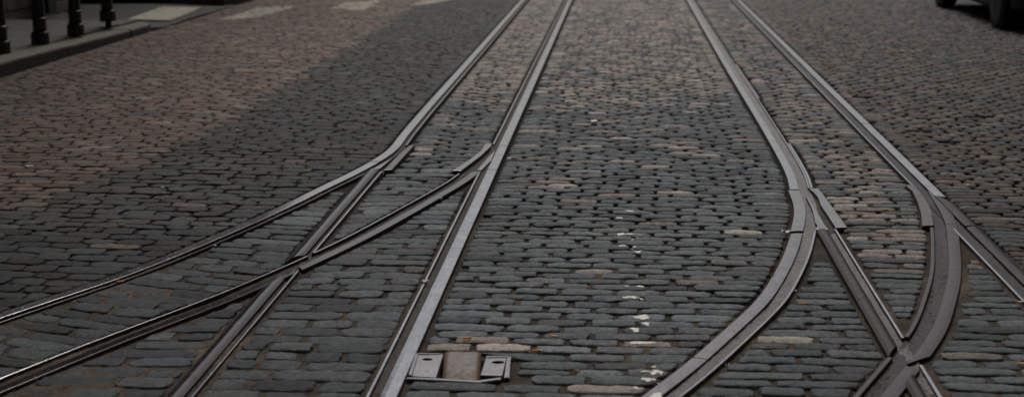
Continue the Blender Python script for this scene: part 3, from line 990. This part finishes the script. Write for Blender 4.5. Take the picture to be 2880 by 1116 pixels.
# ------------------------------------------------------------------ paint splashes on the setts
def splashes():
    L_ = [(1771, 591, 30, 4), (1743, 610, 15, 4), (1747, 655, 18, 11), (1777, 661, 40, 3), (1777, 669, 13, 3), (1751, 692, 19, 4), (1782, 691, 14, 3), (1795, 704, 27, 6), (1763, 796, 11, 4),
          (1800, 809, 26, 4), (1770, 833, 33, 8), (1801, 833, 20, 6), (1807, 884, 44, 11), (1790, 887, 24, 4), (1816, 904, 20, 8), (1786, 932, 24, 10), (1834, 949, 16, 4), (1798, 969, 40, 9), (1825, 972, 40, 4),
          (1876, 957, 7, 3), (1838, 1024, 13, 5), (1815, 1038, 30, 3), (1843, 1046, 27, 10), (1860, 1045, 11, 9), (1818, 1076, 28, 8), (1838, 1071, 30, 4), (1788, 1091, 16, 10), (1847, 1111, 36, 13)]
    k = np.where((_x > -.1) & (_x < .6) & (_y < 9))[0]
    lo, hi = k.min(), k.max()
    keep = np.zeros(len(V), bool); keep[k] = True
    fk = Fc[keep[Fc].all(1)]
    remap = -np.ones(len(V), int); ids = np.unique(fk); remap[ids] = np.arange(len(ids))
    bvh = BVHTree.FromPolygons([tuple(v) for v in V[ids]], [tuple(f) for f in remap[fk]])
    Vs, Fs = [], []
    for px, py, w, h in L_:
        K, RINGS = 22, 4
        w_ = at(px, py)
        i = int(np.argmin(((cx - w_[0]) / 2) ** 2 + (cy - w_[1]) ** 2))
        if h > 2:
            py = PY[i] + random.uniform(-1, 1)
            hh = (PY[i] - HZ) / cy[i] * .03
            h = min(h, 2 * hh)
        a = np.linspace(0, 2 * math.pi, K, endpoint=False)
        rad = 1 + .22 * np.sin(2 * a + random.uniform(0, 6)) + .18 * np.sin(3 * a + random.uniform(0, 6)) + .10 * np.sin(5 * a + random.uniform(0, 6)) + .07 * rng.normal(0, 1, K)
        base = len(Vs)
        def z_at(w_):
            hit = bvh.ray_cast(Vector((w_[0], w_[1], .2)), Vector((0, 0, -1)))
            return max(hit[0].z if hit[0] is not None else -.012, -.014) + .0016
        wc = at(px, py); Vs.append((*wc, z_at(wc)))
        for r in range(1, RINGS + 1):
            for i in range(K):
                w_ = at(px + w / 2 * rad[i] * r / RINGS * math.cos(a[i]), py + h / 2 * rad[i] * r / RINGS * math.sin(a[i]))
                Vs.append((*w_, z_at(w_)))
        for i in range(K):
            j = (i + 1) % K
            Fs.append((base, base + 1 + j, base + 1 + i))
            for r in range(RINGS - 1):
                p = base + 1 + r * K
                Fs.append((p + i, p + j, p + K + j, p + K + i))
    Vs = [(v[0], v[1], .0085 if (i >= len(Vs) - 89 and v[2] < .004) else v[2]) for i, v in enumerate(Vs)]
    bm = bmesh.new()
    vv = [bm.verts.new(v) for v in Vs]
    for f in Fs: bm.faces.new([vv[i] for i in f])
    for f in bm.faces:
        f.normal_update()
        if f.normal.z < 0: f.normal_flip()
    me = bpy.data.meshes.new('paint_splashes'); bm.to_mesh(me); bm.free()
    me.materials.append(m_paint)
    tag(link(bpy.data.objects.new('paint_splashes', me)), kind='structure')
splashes()

# ------------------------------------------------------------------ kerb and pavements
def kerb_stones(name, pts, h0, h1, width, label):
    """row of kerb stones along world points; top rounded, joints between the stones"""
    P = resample(np.array(pts, float), .02)
    s = np.r_[0, np.cumsum(np.linalg.norm(np.diff(P, axis=0), axis=1))]
    bm = bmesh.new()
    a = 0.0
    while a < s[-1] - .1:
        b = min(a + random.uniform(.8, 1.15), s[-1])
        ks = np.linspace(a + .004, b - .004, 5)
        dz, dxo = random.uniform(-.006, .006), random.uniform(-.008, .008)
        rows = []
        for q in ks:
            x = np.interp(q, s, P[:, 0]); y = np.interp(q, s, P[:, 1])
            x2 = np.interp(min(q + .05, s[-1]), s, P[:, 0]); y2 = np.interp(min(q + .05, s[-1]), s, P[:, 1])
            x1 = np.interp(max(q - .05, 0), s, P[:, 0]); y1 = np.interp(max(q - .05, 0), s, P[:, 1])
            t = Vector((x2 - x1, y2 - y1)).normalized(); n = Vector((-t.y, t.x))     # to the pavement side
            h = h0 + (h1 - h0) * max(0, (q / s[-1] - .75) / .25) + dz
            prof = [(dxo - .004, -.08), (dxo, h - .022), (dxo + .006, h - .008), (dxo + .02, h), (width, h), (width, -.08)]
            rows.append([bm.verts.new((x + n.x * o, y + n.y * o, z + random.uniform(-.0015, .0015))) for o, z in prof])
        for r0, r1_ in zip(rows, rows[1:]):
            for j in range(len(r0) - 1):
                bm.faces.new((r0[j], r0[j + 1], r1_[j + 1], r1_[j]))
        bm.faces.new(rows[0]); bm.faces.new(rows[-1][::-1])
        a = b
    o = bm_obj(name, bm, m_kerb)
    return tag(o, kind='structure')
yend = at(452, 62, .08)[1]
kerb_stones('kerb', [(KERB_X, 1.0), (KERB_X, yend - .8), (KERB_X - .03, yend), (KERB_X - .22, yend + .30)], .10, .055, .24, '')
ywall_end = at(60, 40, 0)[1]
ypav = at(200, 57, .08)[1]
kerb_stones('kerb', [(KERB_X - 2.2, ypav + 4.0), (KERB_X - .7, ypav + 3.2), (KERB_X - .10, ypav + 3.0), (KERB_X + .06, ypav + 3.7), (KERB_X + .08, ypav + 14)], .10, .10, .24, '')
# flagstones of the pavement, each slightly out of level
bm = bmesh.new()
y = 1.0
while y < ypav:
    dy = min(random.uniform(.62, .85), ypav + .01 - y)
    x = KERB_X - .245
    while x > -6.72:
        w = min(random.uniform(.45, .75), x + 6.74)
        if w > .08:
            z = .095 + random.uniform(-.003, .003)
            if y > ypav - 1.2: z -= .025 * (y - ypav + 1.2)
            box(bm, x - w + .004, x - .003, y + .004, y + dy - .004, -.05, z, .003)
        x -= w
        if w < .05: break
    y += dy
tag(bm_obj('pavement', bm, m_pave), kind='structure')
o = mesh_obj('pavement', [(-9, ypav + 3.1, .085), (KERB_X - .2, ypav + 3.3, .085), (KERB_X - .16, ypav + 14, .085), (-9, ypav + 14, .085)], [(0, 1, 2, 3)], m_pave)
tag(o, kind='structure')
# side lane beyond the pavement: smooth asphalt with a rough gutter of broken stones
V2, F2 = [], []
nx, ny = 70, 60
for i in range(nx):
    for j in range(ny):
        x = -12 + i * (7.05 / (nx - 1)); y = ypav - .02 + j * (3.2 / (ny - 1))
        V2.append((x, y, .012 + .006 * math.sin(x * 3 + y * 2) + random.uniform(-.002, .002)))
for i in range(nx - 1):
    for j in range(ny - 1):
        a = i * ny + j
        F2.append((a, a + ny, a + ny + 1, a + 1))
tag(mesh_obj('side_lane', V2, F2, m_asph), kind='structure')
bm = bmesh.new()
for r in range(3):
    x = -6.7
    while x < KERB_X - .55:
        w = random.uniform(.08, .2)
        q = [bm.verts.new((x + dx + random.uniform(-.012, .012), ypav + .03 + r * .11 + dy + random.uniform(-.01, .01), z)) for z in (0, .03 + random.uniform(0, .022)) for dx, dy in ((0, 0), (w - .02, 0), (w - .02, .09), (0, .09))]
        for f in ((4, 5, 6, 7), (0, 1, 5, 4), (1, 2, 6, 5), (2, 3, 7, 6), (3, 0, 4, 7)): bm.faces.new([q[i] for i in f])
        x += w
bmesh.ops.bevel(bm, geom=list(bm.edges), offset=.008, segments=2, affect='EDGES')
tag(bm_obj('gutter', bm, m_asph), kind='structure')
# first crossing stripe, painted on the smooth lane
Wz = [at(*p, .02) for p in ZEBRA[0]]
W = []
for a_, b_ in zip(Wz, Wz[1:] + Wz[:1]):
    n_ = max(2, int(np.linalg.norm(b_ - a_) / .06))
    W += [a_ + (b_ - a_) * q_ / n_ + rng.normal(0, .011, 2) for q_ in range(n_)]
m_cream_paint = simple('cream_road_paint', (.33, .305, .24), .85, 0, .40, 14, .5)
bmz = bmesh.new()
fz = bmz.faces.new([bmz.verts.new((w[0], w[1], .027)) for w in W])
bmesh.ops.triangulate(bmz, faces=[fz])
for f in bmz.faces:
    f.normal_update()
    if f.normal.z < 0: f.normal_flip()
me = bpy.data.meshes.new('crossing_stripe'); bmz.to_mesh(me); bmz.free(); me.materials.append(m_cream_paint)
tag(link(bpy.data.objects.new('crossing_stripe', me)), kind='structure')

# ------------------------------------------------------------------ bollards
def bollard(x, y, label, lifted=False, lean=0.0):
    root = empty('bollard', (x, y, .095))
    tag(root, label, 'bollard', 'black iron bollards along the kerb')
    up_ = .055 if lifted else 0
    bm = bmesh.new()
    lathe(bm, [(.080, 0 + up_), (.085, .006 + up_), (.083, .095 + up_), (.076, .108 + up_), (.062, .116 + up_)], 10)
    bm_obj('base', bm, m_black, root)
    bm = bmesh.new()
    lathe(bm, [(.062, .112 + up_), (.061, .22 + up_), (.059, .226 + up_), (.057, .25 + up_), (.042, .78 + up_), (.045, .80 + up_)], 20)
    bm_obj('shaft', bm, m_black, root, True)
    bm = bmesh.new()
    lathe(bm, [(.062, .218 + up_), (.076, .222 + up_), (.080, .230 + up_), (.076, .238 + up_), (.057, .243 + up_)], 20)
    bm_obj('collar', bm, m_black, root, True)
    bm = bmesh.new()
    lathe(bm, [(.045, .80 + up_), (.062, .815 + up_), (.062, .84 + up_), (.05, .86 + up_), (.056, .90 + up_), (.05, .94 + up_), (.03, .975 + up_), (.008, .985 + up_)], 20)
    bm_obj('cap', bm, m_black, root, True)
    if lifted:
        bm = bmesh.new(); lathe(bm, [(.036, -.005), (.033, .01), (.032, up_ + .01)], 16)
        bm_obj('foot', bm, m_black, root, True)
        root.rotation_euler = (R(2.0), R(-2.5), 0)
    return root
for (px, py), lab, lf in (((3, 152), 'black bollard cut by the left edge of the photo, nearest of the row', False), ((114, 124), 'second black bollard from the left, whole plinth on the pavement', False),
                          ((213.5, 100), 'third black bollard from the left, scuffed grey on its plinth', False), ((306, 75), 'black bollard raised on a thin foot, last of the row by the crossing', True)):
    w = at(px, py, .095)
    bollard(w[0], w[1], lab, lf)
# dark iron post by the wall, behind the bollards
w = at(100, 38, .08)
bm = bmesh.new()
box(bm, -.16, .16, -.12, .12, -.02, .9, .012)
cab = empty('cable_cabinet', (w[0], w[1] + .12, .09))
tag(cab, 'dark iron cabinet standing by the stone wall behind the bollards', 'cabinet')
bm_obj('case', bm, m_black, cab)
bm = bmesh.new(); box(bm, -.14, .14, -.128, -.119, .06, .84, .003); bm_obj('door', bm, m_black, cab)
bm = bmesh.new(); box(bm, -.19, .19, -.15, .15, .9, .93, .008); bm_obj('lid', bm, m_black, cab)

# ------------------------------------------------------------------ buildings along the street, and one added behind the camera
def building(name, xface, side, y0, y1, height, label, bays):
    root = empty(name, (xface, y0, 0))
    tag(root, label, 'building')
    L_ = y1 - y0
    bm = bmesh.new(); xs = sorted((0.0, side * 9.0)); box(bm, xs[0], xs[1], 0, L_, -.08, height); bm_obj('wall', bm, m_wall, root)
    bm = bmesh.new(); xs = sorted((-side * .05, side * .12)); n = int(L_ / .55)
    # rubble plinth of rough blocks
    z = -.05
    for course in range(3):
        y = -.02
        hh = random.uniform(.2, .26)
        while y < L_:
            ww = min(random.uniform(.35, .8), L_ + .02 - y)
            d = random.uniform(0, .02)
            xs = sorted((-side * (.035 + d), side * .05))
            if ww > .05: box(bm, xs[0], xs[1], y + .006, y + ww - .006, z + .006, z + hh - .004, .012)
            y += ww
        z += hh
    bm_obj('plinth', bm, m_stone, root)
    bm = bmesh.new(); xs = sorted((-side * .22, side * .1)); box(bm, xs[0], xs[1], 0, L_, height - .5, height + .1, .04); bm_obj('cornice', bm, m_stone, root)
    for b in range(bays):
        yc = L_ * (b + .5) / bays
        for zc in (1.5, 4.9, 8.0):
            if zc + 2.2 > height: continue
            bm = bmesh.new()
            for a in ((yc - .62, yc - .5, zc, zc + 1.9), (yc + .5, yc + .62, zc, zc + 1.9), (yc - .5, yc + .5, zc + 1.78, zc + 1.9), (yc - .5, yc + .5, zc + .9, zc + .96)):
                xs = sorted((-side * .03, side * .06)); box(bm, xs[0], xs[1], a[0], a[1], a[2], a[3], .004)
            wn = bm_obj('window', bm, m_frame, root)
            bm = bmesh.new(); xs = sorted((-side * .008, side * .02)); box(bm, xs[0], xs[1], yc - .498, yc + .498, zc + .01, zc + 1.775); bm_obj('pane', bm, m_glass, wn)
            bm = bmesh.new(); xs = sorted((-side * .12, side * .05)); box(bm, xs[0], xs[1], yc - .72, yc + .72, zc - .13, zc - .003, .01); bm_obj('sill', bm, m_stone, wn)
    return root
building('brick_building', -6.74, -1, -10, ypav + 2.2, 14, 'brick building on a rubble stone plinth behind the bollards', 8)
building('brick_building', -6.9, -1, ypav + 6, ypav + 15, 12, 'brick building across the side lane, farther up on the left', 3)
building('brick_building', 8.2, 1, -10, 27, 15, 'long brick building along the right side behind the parked car', 12)
bk_ = building('brick_building', 0, 1, -17, 17, 14, 'unseen brick block added behind the viewer to shut off the back sky', 9)
bk_.location = (-17, -5.5, 0); bk_.rotation_euler = (0, 0, R(-90))  # unseen block, added to cut the sky behind and darken sett fronts
bm = bmesh.new(); box(bm, 7.05, 8.2, -8, 60, -.05, .11, .01); tag(bm_obj('pavement', bm, m_pave), kind='structure')

# ------------------------------------------------------------------ parked car (only its wheels and underside reach into the photo)
def car():
    w0 = at(2816, 86); w1 = at(2643, 24)
    xs = (w0[0] + w1[0]) / 2 + .02
    yn, yf = w0[1] + .22, w1[1] + .22          # wheel centres
    wb = yf - yn
    yc = (yn + yf) / 2
    root = empty('parked_car', (xs + .84, yc, 0))
    tag(root, 'black car parked at the upper right, cut by the top edge of the photo', 'car')
    hw = .84
    st = [(-wb / 2 - .78, .42, .62, .60), (-wb / 2 - .74, .28, .70, .74), (-wb / 2 - .45, .20, .78, .82), (-wb / 2, .19, .86, .84), (-.35, .18, .93, .84), (.6, .18, .96, .84), (wb / 2, .19, .98, .84), (wb / 2 + .5, .22, .98, .80), (wb / 2 + .72, .28, .92, .73), (wb / 2 + .76, .42, .80, .62)]
    bm = bmesh.new()
    rows = []
    for y, zb, zt, hx in st:
        sec = [(-hx + .10, zb), (-hx + .02, zb + .05), (-hx, zb + .22), (-hx, zt - .16), (-hx + .05, zt - .04), (-hx + .16, zt), (0, zt + .02), (hx - .16, zt), (hx - .05, zt - .04), (hx, zt - .16), (hx, zb + .22), (hx - .02, zb + .05), (hx - .10, zb)]
        rows.append([bm.verts.new((a, y, b)) for a, b in sec])
    for r0, r1_ in zip(rows, rows[1:]):
        for j in range(len(r0)):
            k = (j + 1) % len(r0)
            bm.faces.new((r0[j], r0[k], r1_[k], r1_[j]))
    bm.faces.new(rows[0]); bm.faces.new(rows[-1][::-1])
    bm_obj('body', bm, m_black, root, True)
    cabs = [(-wb / 2 + .55, .90, .80, .72), (-.25, 1.40, .62, .74), (.35, 1.46, .60, .74), (wb / 2 - .1, 1.42, .60, .73), (wb / 2 + .52, .98, .68, .70)]
    bm = bmesh.new(); rows = []
    for y, zt, hx, hb in cabs:
        zb = .88
        rows.append([bm.verts.new((a, y, b)) for a, b in ((-hb, zb), (-hx - .02, zt - .10), (-hx + .08, zt), (hx - .08, zt), (hx + .02, zt - .10), (hb, zb))])
    for r0, r1_ in zip(rows, rows[1:]):
        for j in range(5): bm.faces.new((r0[j], r0[j + 1], r1_[j + 1], r1_[j]))
    bm.faces.new(rows[0]); bm.faces.new(rows[-1][::-1])
    bm_obj('cabin', bm, m_black, root)
    def quadp(name, pts, m):
        o = mesh_obj(name, pts, [tuple(range(len(pts)))], m, root, False); return o
    for sgn in (-1, 1):
        for ya, yb, za, zb in ((-.62, .10, 1.18, 1.36), (.18, .95, 1.36, 1.34)):
            quadp('side_window', [(sgn * .757, ya - .2 if ya < 0 else ya, .96), (sgn * .757, yb, .96), (sgn * .672, yb, zb), (sgn * .672, ya + .12, za + .1 if za < 1.3 else za)], m_glass)
        bm = bmesh.new(); box(bm, sgn * .58 - .14, sgn * .58 + .14, -wb / 2 - .79, -wb / 2 - .66, .58, .70, .03); bm_obj('headlight', bm, m_lamp, root)
        bm = bmesh.new(); box(bm, sgn * .60 - .11, sgn * .60 + .11, wb / 2 + .68, wb / 2 + .78, .66, .84, .03); bm_obj('tail_lamp', bm, m_redlamp, root)
        bm = bmesh.new(); box(bm, sgn * .86 - .02, sgn * .86 + .10 * 1, -.72, -.60, .98, 1.10, .03); bm_obj('mirror', bm, m_black, root)
    bm = bmesh.new(); box(bm, -.62, .62, -wb / 2 - .6, wb / 2 + .6, .13, .24, .02); bm_obj('underbody', bm, m_blackmatt, root)
    bm = bmesh.new(); box(bm, -.70, .70, -wb / 2 - .84, -wb / 2 - .70, .30, .46, .04); bm_obj('bumper', bm, m_black, root)
    for sx_ in (-1, 1):
        for yy in (-wb / 2, wb / 2):
            wl = bpy.data.objects.new('wheel', None); link(wl, root); wl.location = (sx_ * .76, yy, .30)
            bm = bmesh.new()
            prof = [(.20, -.095), (.27, -.10), (.295, -.085), (.303, -.05), (.303, .05), (.295, .085), (.27, .10), (.20, .095)]
            lathe(bm, prof, 32)
            o = bm_obj('tyre', bm, m_tyre, wl, True); o.rotation_euler = (0, R(90), 0)
            bm = bmesh.new()
            lathe(bm, [(.199, .07), (.195, .098), (.175, .085), (.06, .075), (.045, .09), (.02, .092)], 30)
            o = bm_obj('rim', bm, m_alloy, wl, True); o.rotation_euler = (0, R(90 * sx_), 0)
            # dark arch behind the wheel
            bm = bmesh.new(); lathe(bm, [(.345, -.006), (.345, .0)], 28)
            o = bm_obj('wheel_arch', bm, m_blackmatt, root); o.rotation_euler = (0, R(90), 0); o.location = (sx_ * .843, yy, .31)
car()

# ------------------------------------------------------------------ litter
def butt(px, py, ang, label, full=False, ln=.027):
    w = at(px, py)
    z = max(stone_z(w[0], w[1], .03), -.004)
    root = empty('cigarette_butt', (w[0], w[1], z + .0042), R(ang))
    tag(root, label, 'cigarette butt', 'cigarette butts on the setts')
    bm = bmesh.new(); lathe(bm, [(.0036, -ln / 2), (.0040, -ln / 2 + .001), (.0038, 0), (.0040, ln / 2 - .001), (.0034, ln / 2)], 10)
    o = bm_obj('filter', bm, m_butt, root, True); o.rotation_euler = (0, R(90), 0)
    if full:
        bm = bmesh.new(); lathe(bm, [(.0037, ln / 2), (.0039, ln / 2 + .004), (.0028, ln / 2 + .009)], 10)
        o = bm_obj('paper_end', bm, m_white, root, True); o.rotation_euler = (0, R(90), 0)
for px, py, an, lab, fu in (
        (1036, 397, -10, 'orange cigarette butt left of the bending rail, on dark setts', False),
        (865, 483, 5, 'cigarette butt on setts above the rail branching left', False),
        (343, 636, 4, 'cigarette butt on the dark setts at the left, well above the rail', False),
        (338, 793, 12, 'cigarette butt lying in the dirt against the lower left rail', False),
        (1314, 955, 25, 'bright orange cigarette butt on a pale stone above the iron cover', False),
        (1508, 988, 20, 'cigarette butt with white paper end, right of the iron cover', True),
        (1558, 951, -25, 'cigarette butt stuck in the joint between two slate setts near the middle', False),
        (2256, 857, -6, 'cigarette butt between the curved rail and the thick dark rail', False),
        (2874, 1027, -4, 'cigarette butt at the right edge of the photo', False),
        (2490, 592, 6, 'small cigarette end on brown setts between the right rails', False),
        (1403, 352, 30, 'cigarette end in the groove dirt of the long pale rail', False)):
    butt(px, py, an, lab, fu)

def scrap(name, px, py, w, h, m, label, cat, curl=.012, ang=0, group=None):
    """crumpled sheet: w, h in photo pixels"""
    c = at(px, py)
    z = max(stone_z(c[0], c[1], .04), -.006) + .002
    k = (H * F / (c[1] ** 2 + 1) , )
    mpp = c[1] / F * 1.03
    W_, D_ = w * mpp, h * mpp * (c[1] / H) * .5
    n = 6
    P = [[None] * n for _ in range(n)]
    Vv = []
    for i in range(n):
        for j in range(n):
            a, b = i / (n - 1) - .5, j / (n - 1) - .5
            Vv.append((a * W_ * (1 + random.uniform(-.12, .12)), b * D_ * (1 + random.uniform(-.12, .12)), curl * (abs(a) + abs(b)) * random.uniform(.4, 1.2)))
    Ff = [(i * n + j, (i + 1) * n + j, (i + 1) * n + j + 1, i * n + j + 1) for i in range(n - 1) for j in range(n - 1)]
    o = mesh_obj(name, Vv, Ff, m, None, False)
    o.location = (c[0], c[1], z); o.rotation_euler = (0, 0, R(ang))
    md = o.modifiers.new('thickness', 'SOLIDIFY'); md.thickness = .0012
    return tag(o, label, cat, group)
def chunk(name, px, py, w, h, m, label, cat, group=None):
    c = at(px, py); mpp = c[1] / F * 1.03
    bm = bmesh.new()
    bmesh.ops.create_icosphere(bm, subdivisions=2, radius=.5)
    for v in bm.verts:
        v.co = Vector((v.co.x * w * mpp * random.uniform(.85, 1.15), v.co.y * w * .7 * mpp * random.uniform(.85, 1.15), v.co.z * h * mpp * random.uniform(.8, 1.1)))
    o = bm_obj(name, bm, m)
    z = max(stone_z(c[0], c[1], .03), -.008)
    o.location = (c[0], c[1], z + h * mpp * .4)
    return tag(o, label, cat, group)
bm = bmesh.new(); box(bm, -.019, .019, -.012, .012, 0, .020, .002)
o = bm_obj('white_cube', bm, m_white); c = at(1671, 350); o.location = (c[0], c[1], stone_z(c[0], c[1]) + .001); o.rotation_euler = (R(8), R(-6), R(20)); o.name = 'polystyrene_chunk'
tag(o, 'small white block lying on the setts between the two tracks', 'litter chunk')
t = empty('sweet_wrapper', (*at(1440, 450), .004)); tag(t, 'crumpled white, blue and pink wrapper beside the long pale rail', 'wrapper')
for dx, m, w in ((-.016, m_white, .022), (.004, m_blue, .016), (.020, m_pink, .020)):
    bm = bmesh.new(); bmesh.ops.create_icosphere(bm, subdivisions=2, radius=.5)
    for v in bm.verts: v.co = Vector((v.co.x * w * 1.2 + dx, v.co.y * .02 * random.uniform(.7, 1.3), v.co.z * .012 * random.uniform(.6, 1.4) + .004))
    bm_obj({m_white.name: 'plain_end', m_blue.name: 'blue_band', m_pink.name: 'pink_end'}[m.name], bm, m, t)
scrap('paper_scrap', 2210, 658, 22, 8, m_white, 'torn white paper against the middle switch, left of the curved rail', 'paper scrap', .02, 15)
scrap('paper_scrap', 1197, 795, 17, 6, m_white, 'white paper scrap lying in the groove of the long pale rail', 'paper scrap', .015, -10)
scrap('paper_scrap', 1623, 1040, 18, 9, m_leaf, 'tan scrap pressed into the joint right of the iron cover', 'paper scrap', .008, 8)
scrap('dead_leaf', 2170, 765, 9, 8, m_leaf, 'orange brown dead leaf left of the curved rail', 'leaf', .02, 30)
scrap('paper_scrap', 2867, 848, 24, 4, m_cream, 'thin pale strip lying on setts at the right edge', 'paper scrap', .004, 0)
scrap('paper_scrap', 82, 469, 22, 3, m_white, 'thin white paper strip on the red setts at the left', 'paper scrap', .003, 0)
scrap('plastic_scrap', 1987, 877, 12, 4, m_blue, 'tiny blue plastic scrap on a joint left of the curved rail', 'plastic scrap', .006, 0)
scrap('paper_scrap', 2046, 1035, 12, 4, m_white, 'tiny white paper curl just inside the curved rail at the bottom', 'paper scrap', .015, 0)
scrap('foil_scrap', 138, 170, 14, 6, m_blue, 'blue foil scrap in the gutter below the kerb', 'foil scrap', .03, 0)
for px, py, w, lab in ((1118, 951, 6, 'white pebble in the groove left of the iron cover'), (2721, 524, 8, 'white pebble on brown setts right of the right switch'), (457, 532, 10, 'white speck of gum on dark setts upper left'),
                       (631, 467, 7, 'white pebble among dark setts left of the bending rail'), (668, 369, 8, 'pale pebble near the edge of the red setts'), (332, 127, 6, 'white pebble at the foot of the kerb'),
                       (1697, 406, 5, 'tiny white pebble on the setts below the white block'), (2674, 216, 8, 'white pebble far right near the car'), (605, 692, 9, 'pale pebble beside the lower left rail'),
                       (118, 983, 7, 'small white stone chip at the lower left'), (2238, 822, 7, 'white stone chip inside the curved rail'), (1240, 561, 9, 'white stone chip by the branching rail'),
                       (644, 800, 5, 'tiny stone chip in the wide groove of the branching rail'), (395, 844, 5, 'white stone chip above the branching rail')):
    chunk('pebble', px, py, w, w * .8, m_white, lab, 'pebble', 'pale pebbles and chips')
# loose grit scattered over joints: uncountable, one object
Vg, Fg = [], []
for i in range(5200):
    px = random.uniform(0, 2880); py = 1116 - 700 * random.random() ** 1.7
    w = at(px, py)
    if px > 1250 and px < 2000 and random.random() < .5: continue
    r = random.uniform(.0012, .0034) * (1.6 if random.random() < .05 else 1)
    b = len(Vg)
    zz = random.uniform(-.012, -.004)
    Vg += [(w[0] + r * random.uniform(.6, 1.2) * dx, w[1] + r * random.uniform(.6, 1.2) * dy, zz + r * dz) for dx, dy, dz in ((1, 0, 0), (0, 1, 0), (-1, 0, 0), (0, -1, 0), (0, 0, 1))]
    Fg += [(b, b + 1, b + 4), (b + 1, b + 2, b + 4), (b + 2, b + 3, b + 4), (b + 3, b, b + 4)]
m_chip = simple('grit_chips', (.15, .125, .10), .9, 0, .6, 45, 0)
tag(mesh_obj('grit', Vg, Fg, m_chip, None, False), kind='stuff')
# tiny weeds in the joints
for px, py, lab in ((2450, 577, 'tiny green weed in a joint between the right rails'), (2520, 685, 'small green weed tuft beside brown setts near the curved brown rail')):
    c = at(px, py)
    bm = bmesh.new()
    for k in range(14):
        a = random.uniform(0, 6.28); l = random.uniform(.012, .028); s_ = .0025
        d = Vector((math.cos(a), math.sin(a), 0)); q = Vector((-d.y, d.x, 0)) * s_
        p0 = Vector((random.uniform(-.008, .008), random.uniform(-.006, .006), 0))
        v = [bm.verts.new(p0 - q), bm.verts.new(p0 + q), bm.verts.new(p0 + d * l * .6 + q + Vector((0, 0, l * .6))), bm.verts.new(p0 + d * l + Vector((0, 0, l * .45))), bm.verts.new(p0 + d * l * .6 - q + Vector((0, 0, l * .6)))]
        bm.faces.new(v)
    o = bm_obj('weed', bm, m_weed); o.location = (c[0], c[1], -.012)
    tag(o, lab, 'weed')

# ------------------------------------------------------------------ light
SUN_EL, SUN_AZ = R(58), R(-10)          # azimuth from +Y towards -X ... pale sun ahead behind cloud
world = bpy.data.worlds.new('World'); scene.world = world
world.use_nodes = True
N, L = world.node_tree.nodes, world.node_tree.links
sky = N.new('ShaderNodeTexSky'); sky.sky_type = 'NISHITA'; sky.sun_disc = False
sky.sun_elevation = SUN_EL; sky.sun_rotation = SUN_AZ
sky.dust_density = 5.0; sky.air_density = 1.0; sky.ozone_density = 1.0
hs = N.new('ShaderNodeHueSaturation'); hs.inputs['Saturation'].default_value = .50
L.new(sky.outputs['Color'], hs.inputs['Color'])
L.new(hs.outputs['Color'], N['Background'].inputs['Color'])
N['Background'].inputs['Strength'].default_value = .068
sd = bpy.data.lights.new('sun', 'SUN'); sd.energy = 1.8; sd.angle = R(32); sd.color = (1, .975, .945)
so = bpy.data.objects.new('sun', sd); link(so)
d = Vector((math.sin(SUN_AZ) * math.cos(SUN_EL), math.cos(SUN_AZ) * math.cos(SUN_EL), math.sin(SUN_EL)))
so.rotation_euler = d.to_track_quat('Z', 'Y').to_euler()
so.location = (0, 10, 20)
scene.view_settings.view_transform = 'Standard'
scene.view_settings.look = 'None'
scene.view_settings.exposure = 0
print('setts', NS, 'verts', len(V))
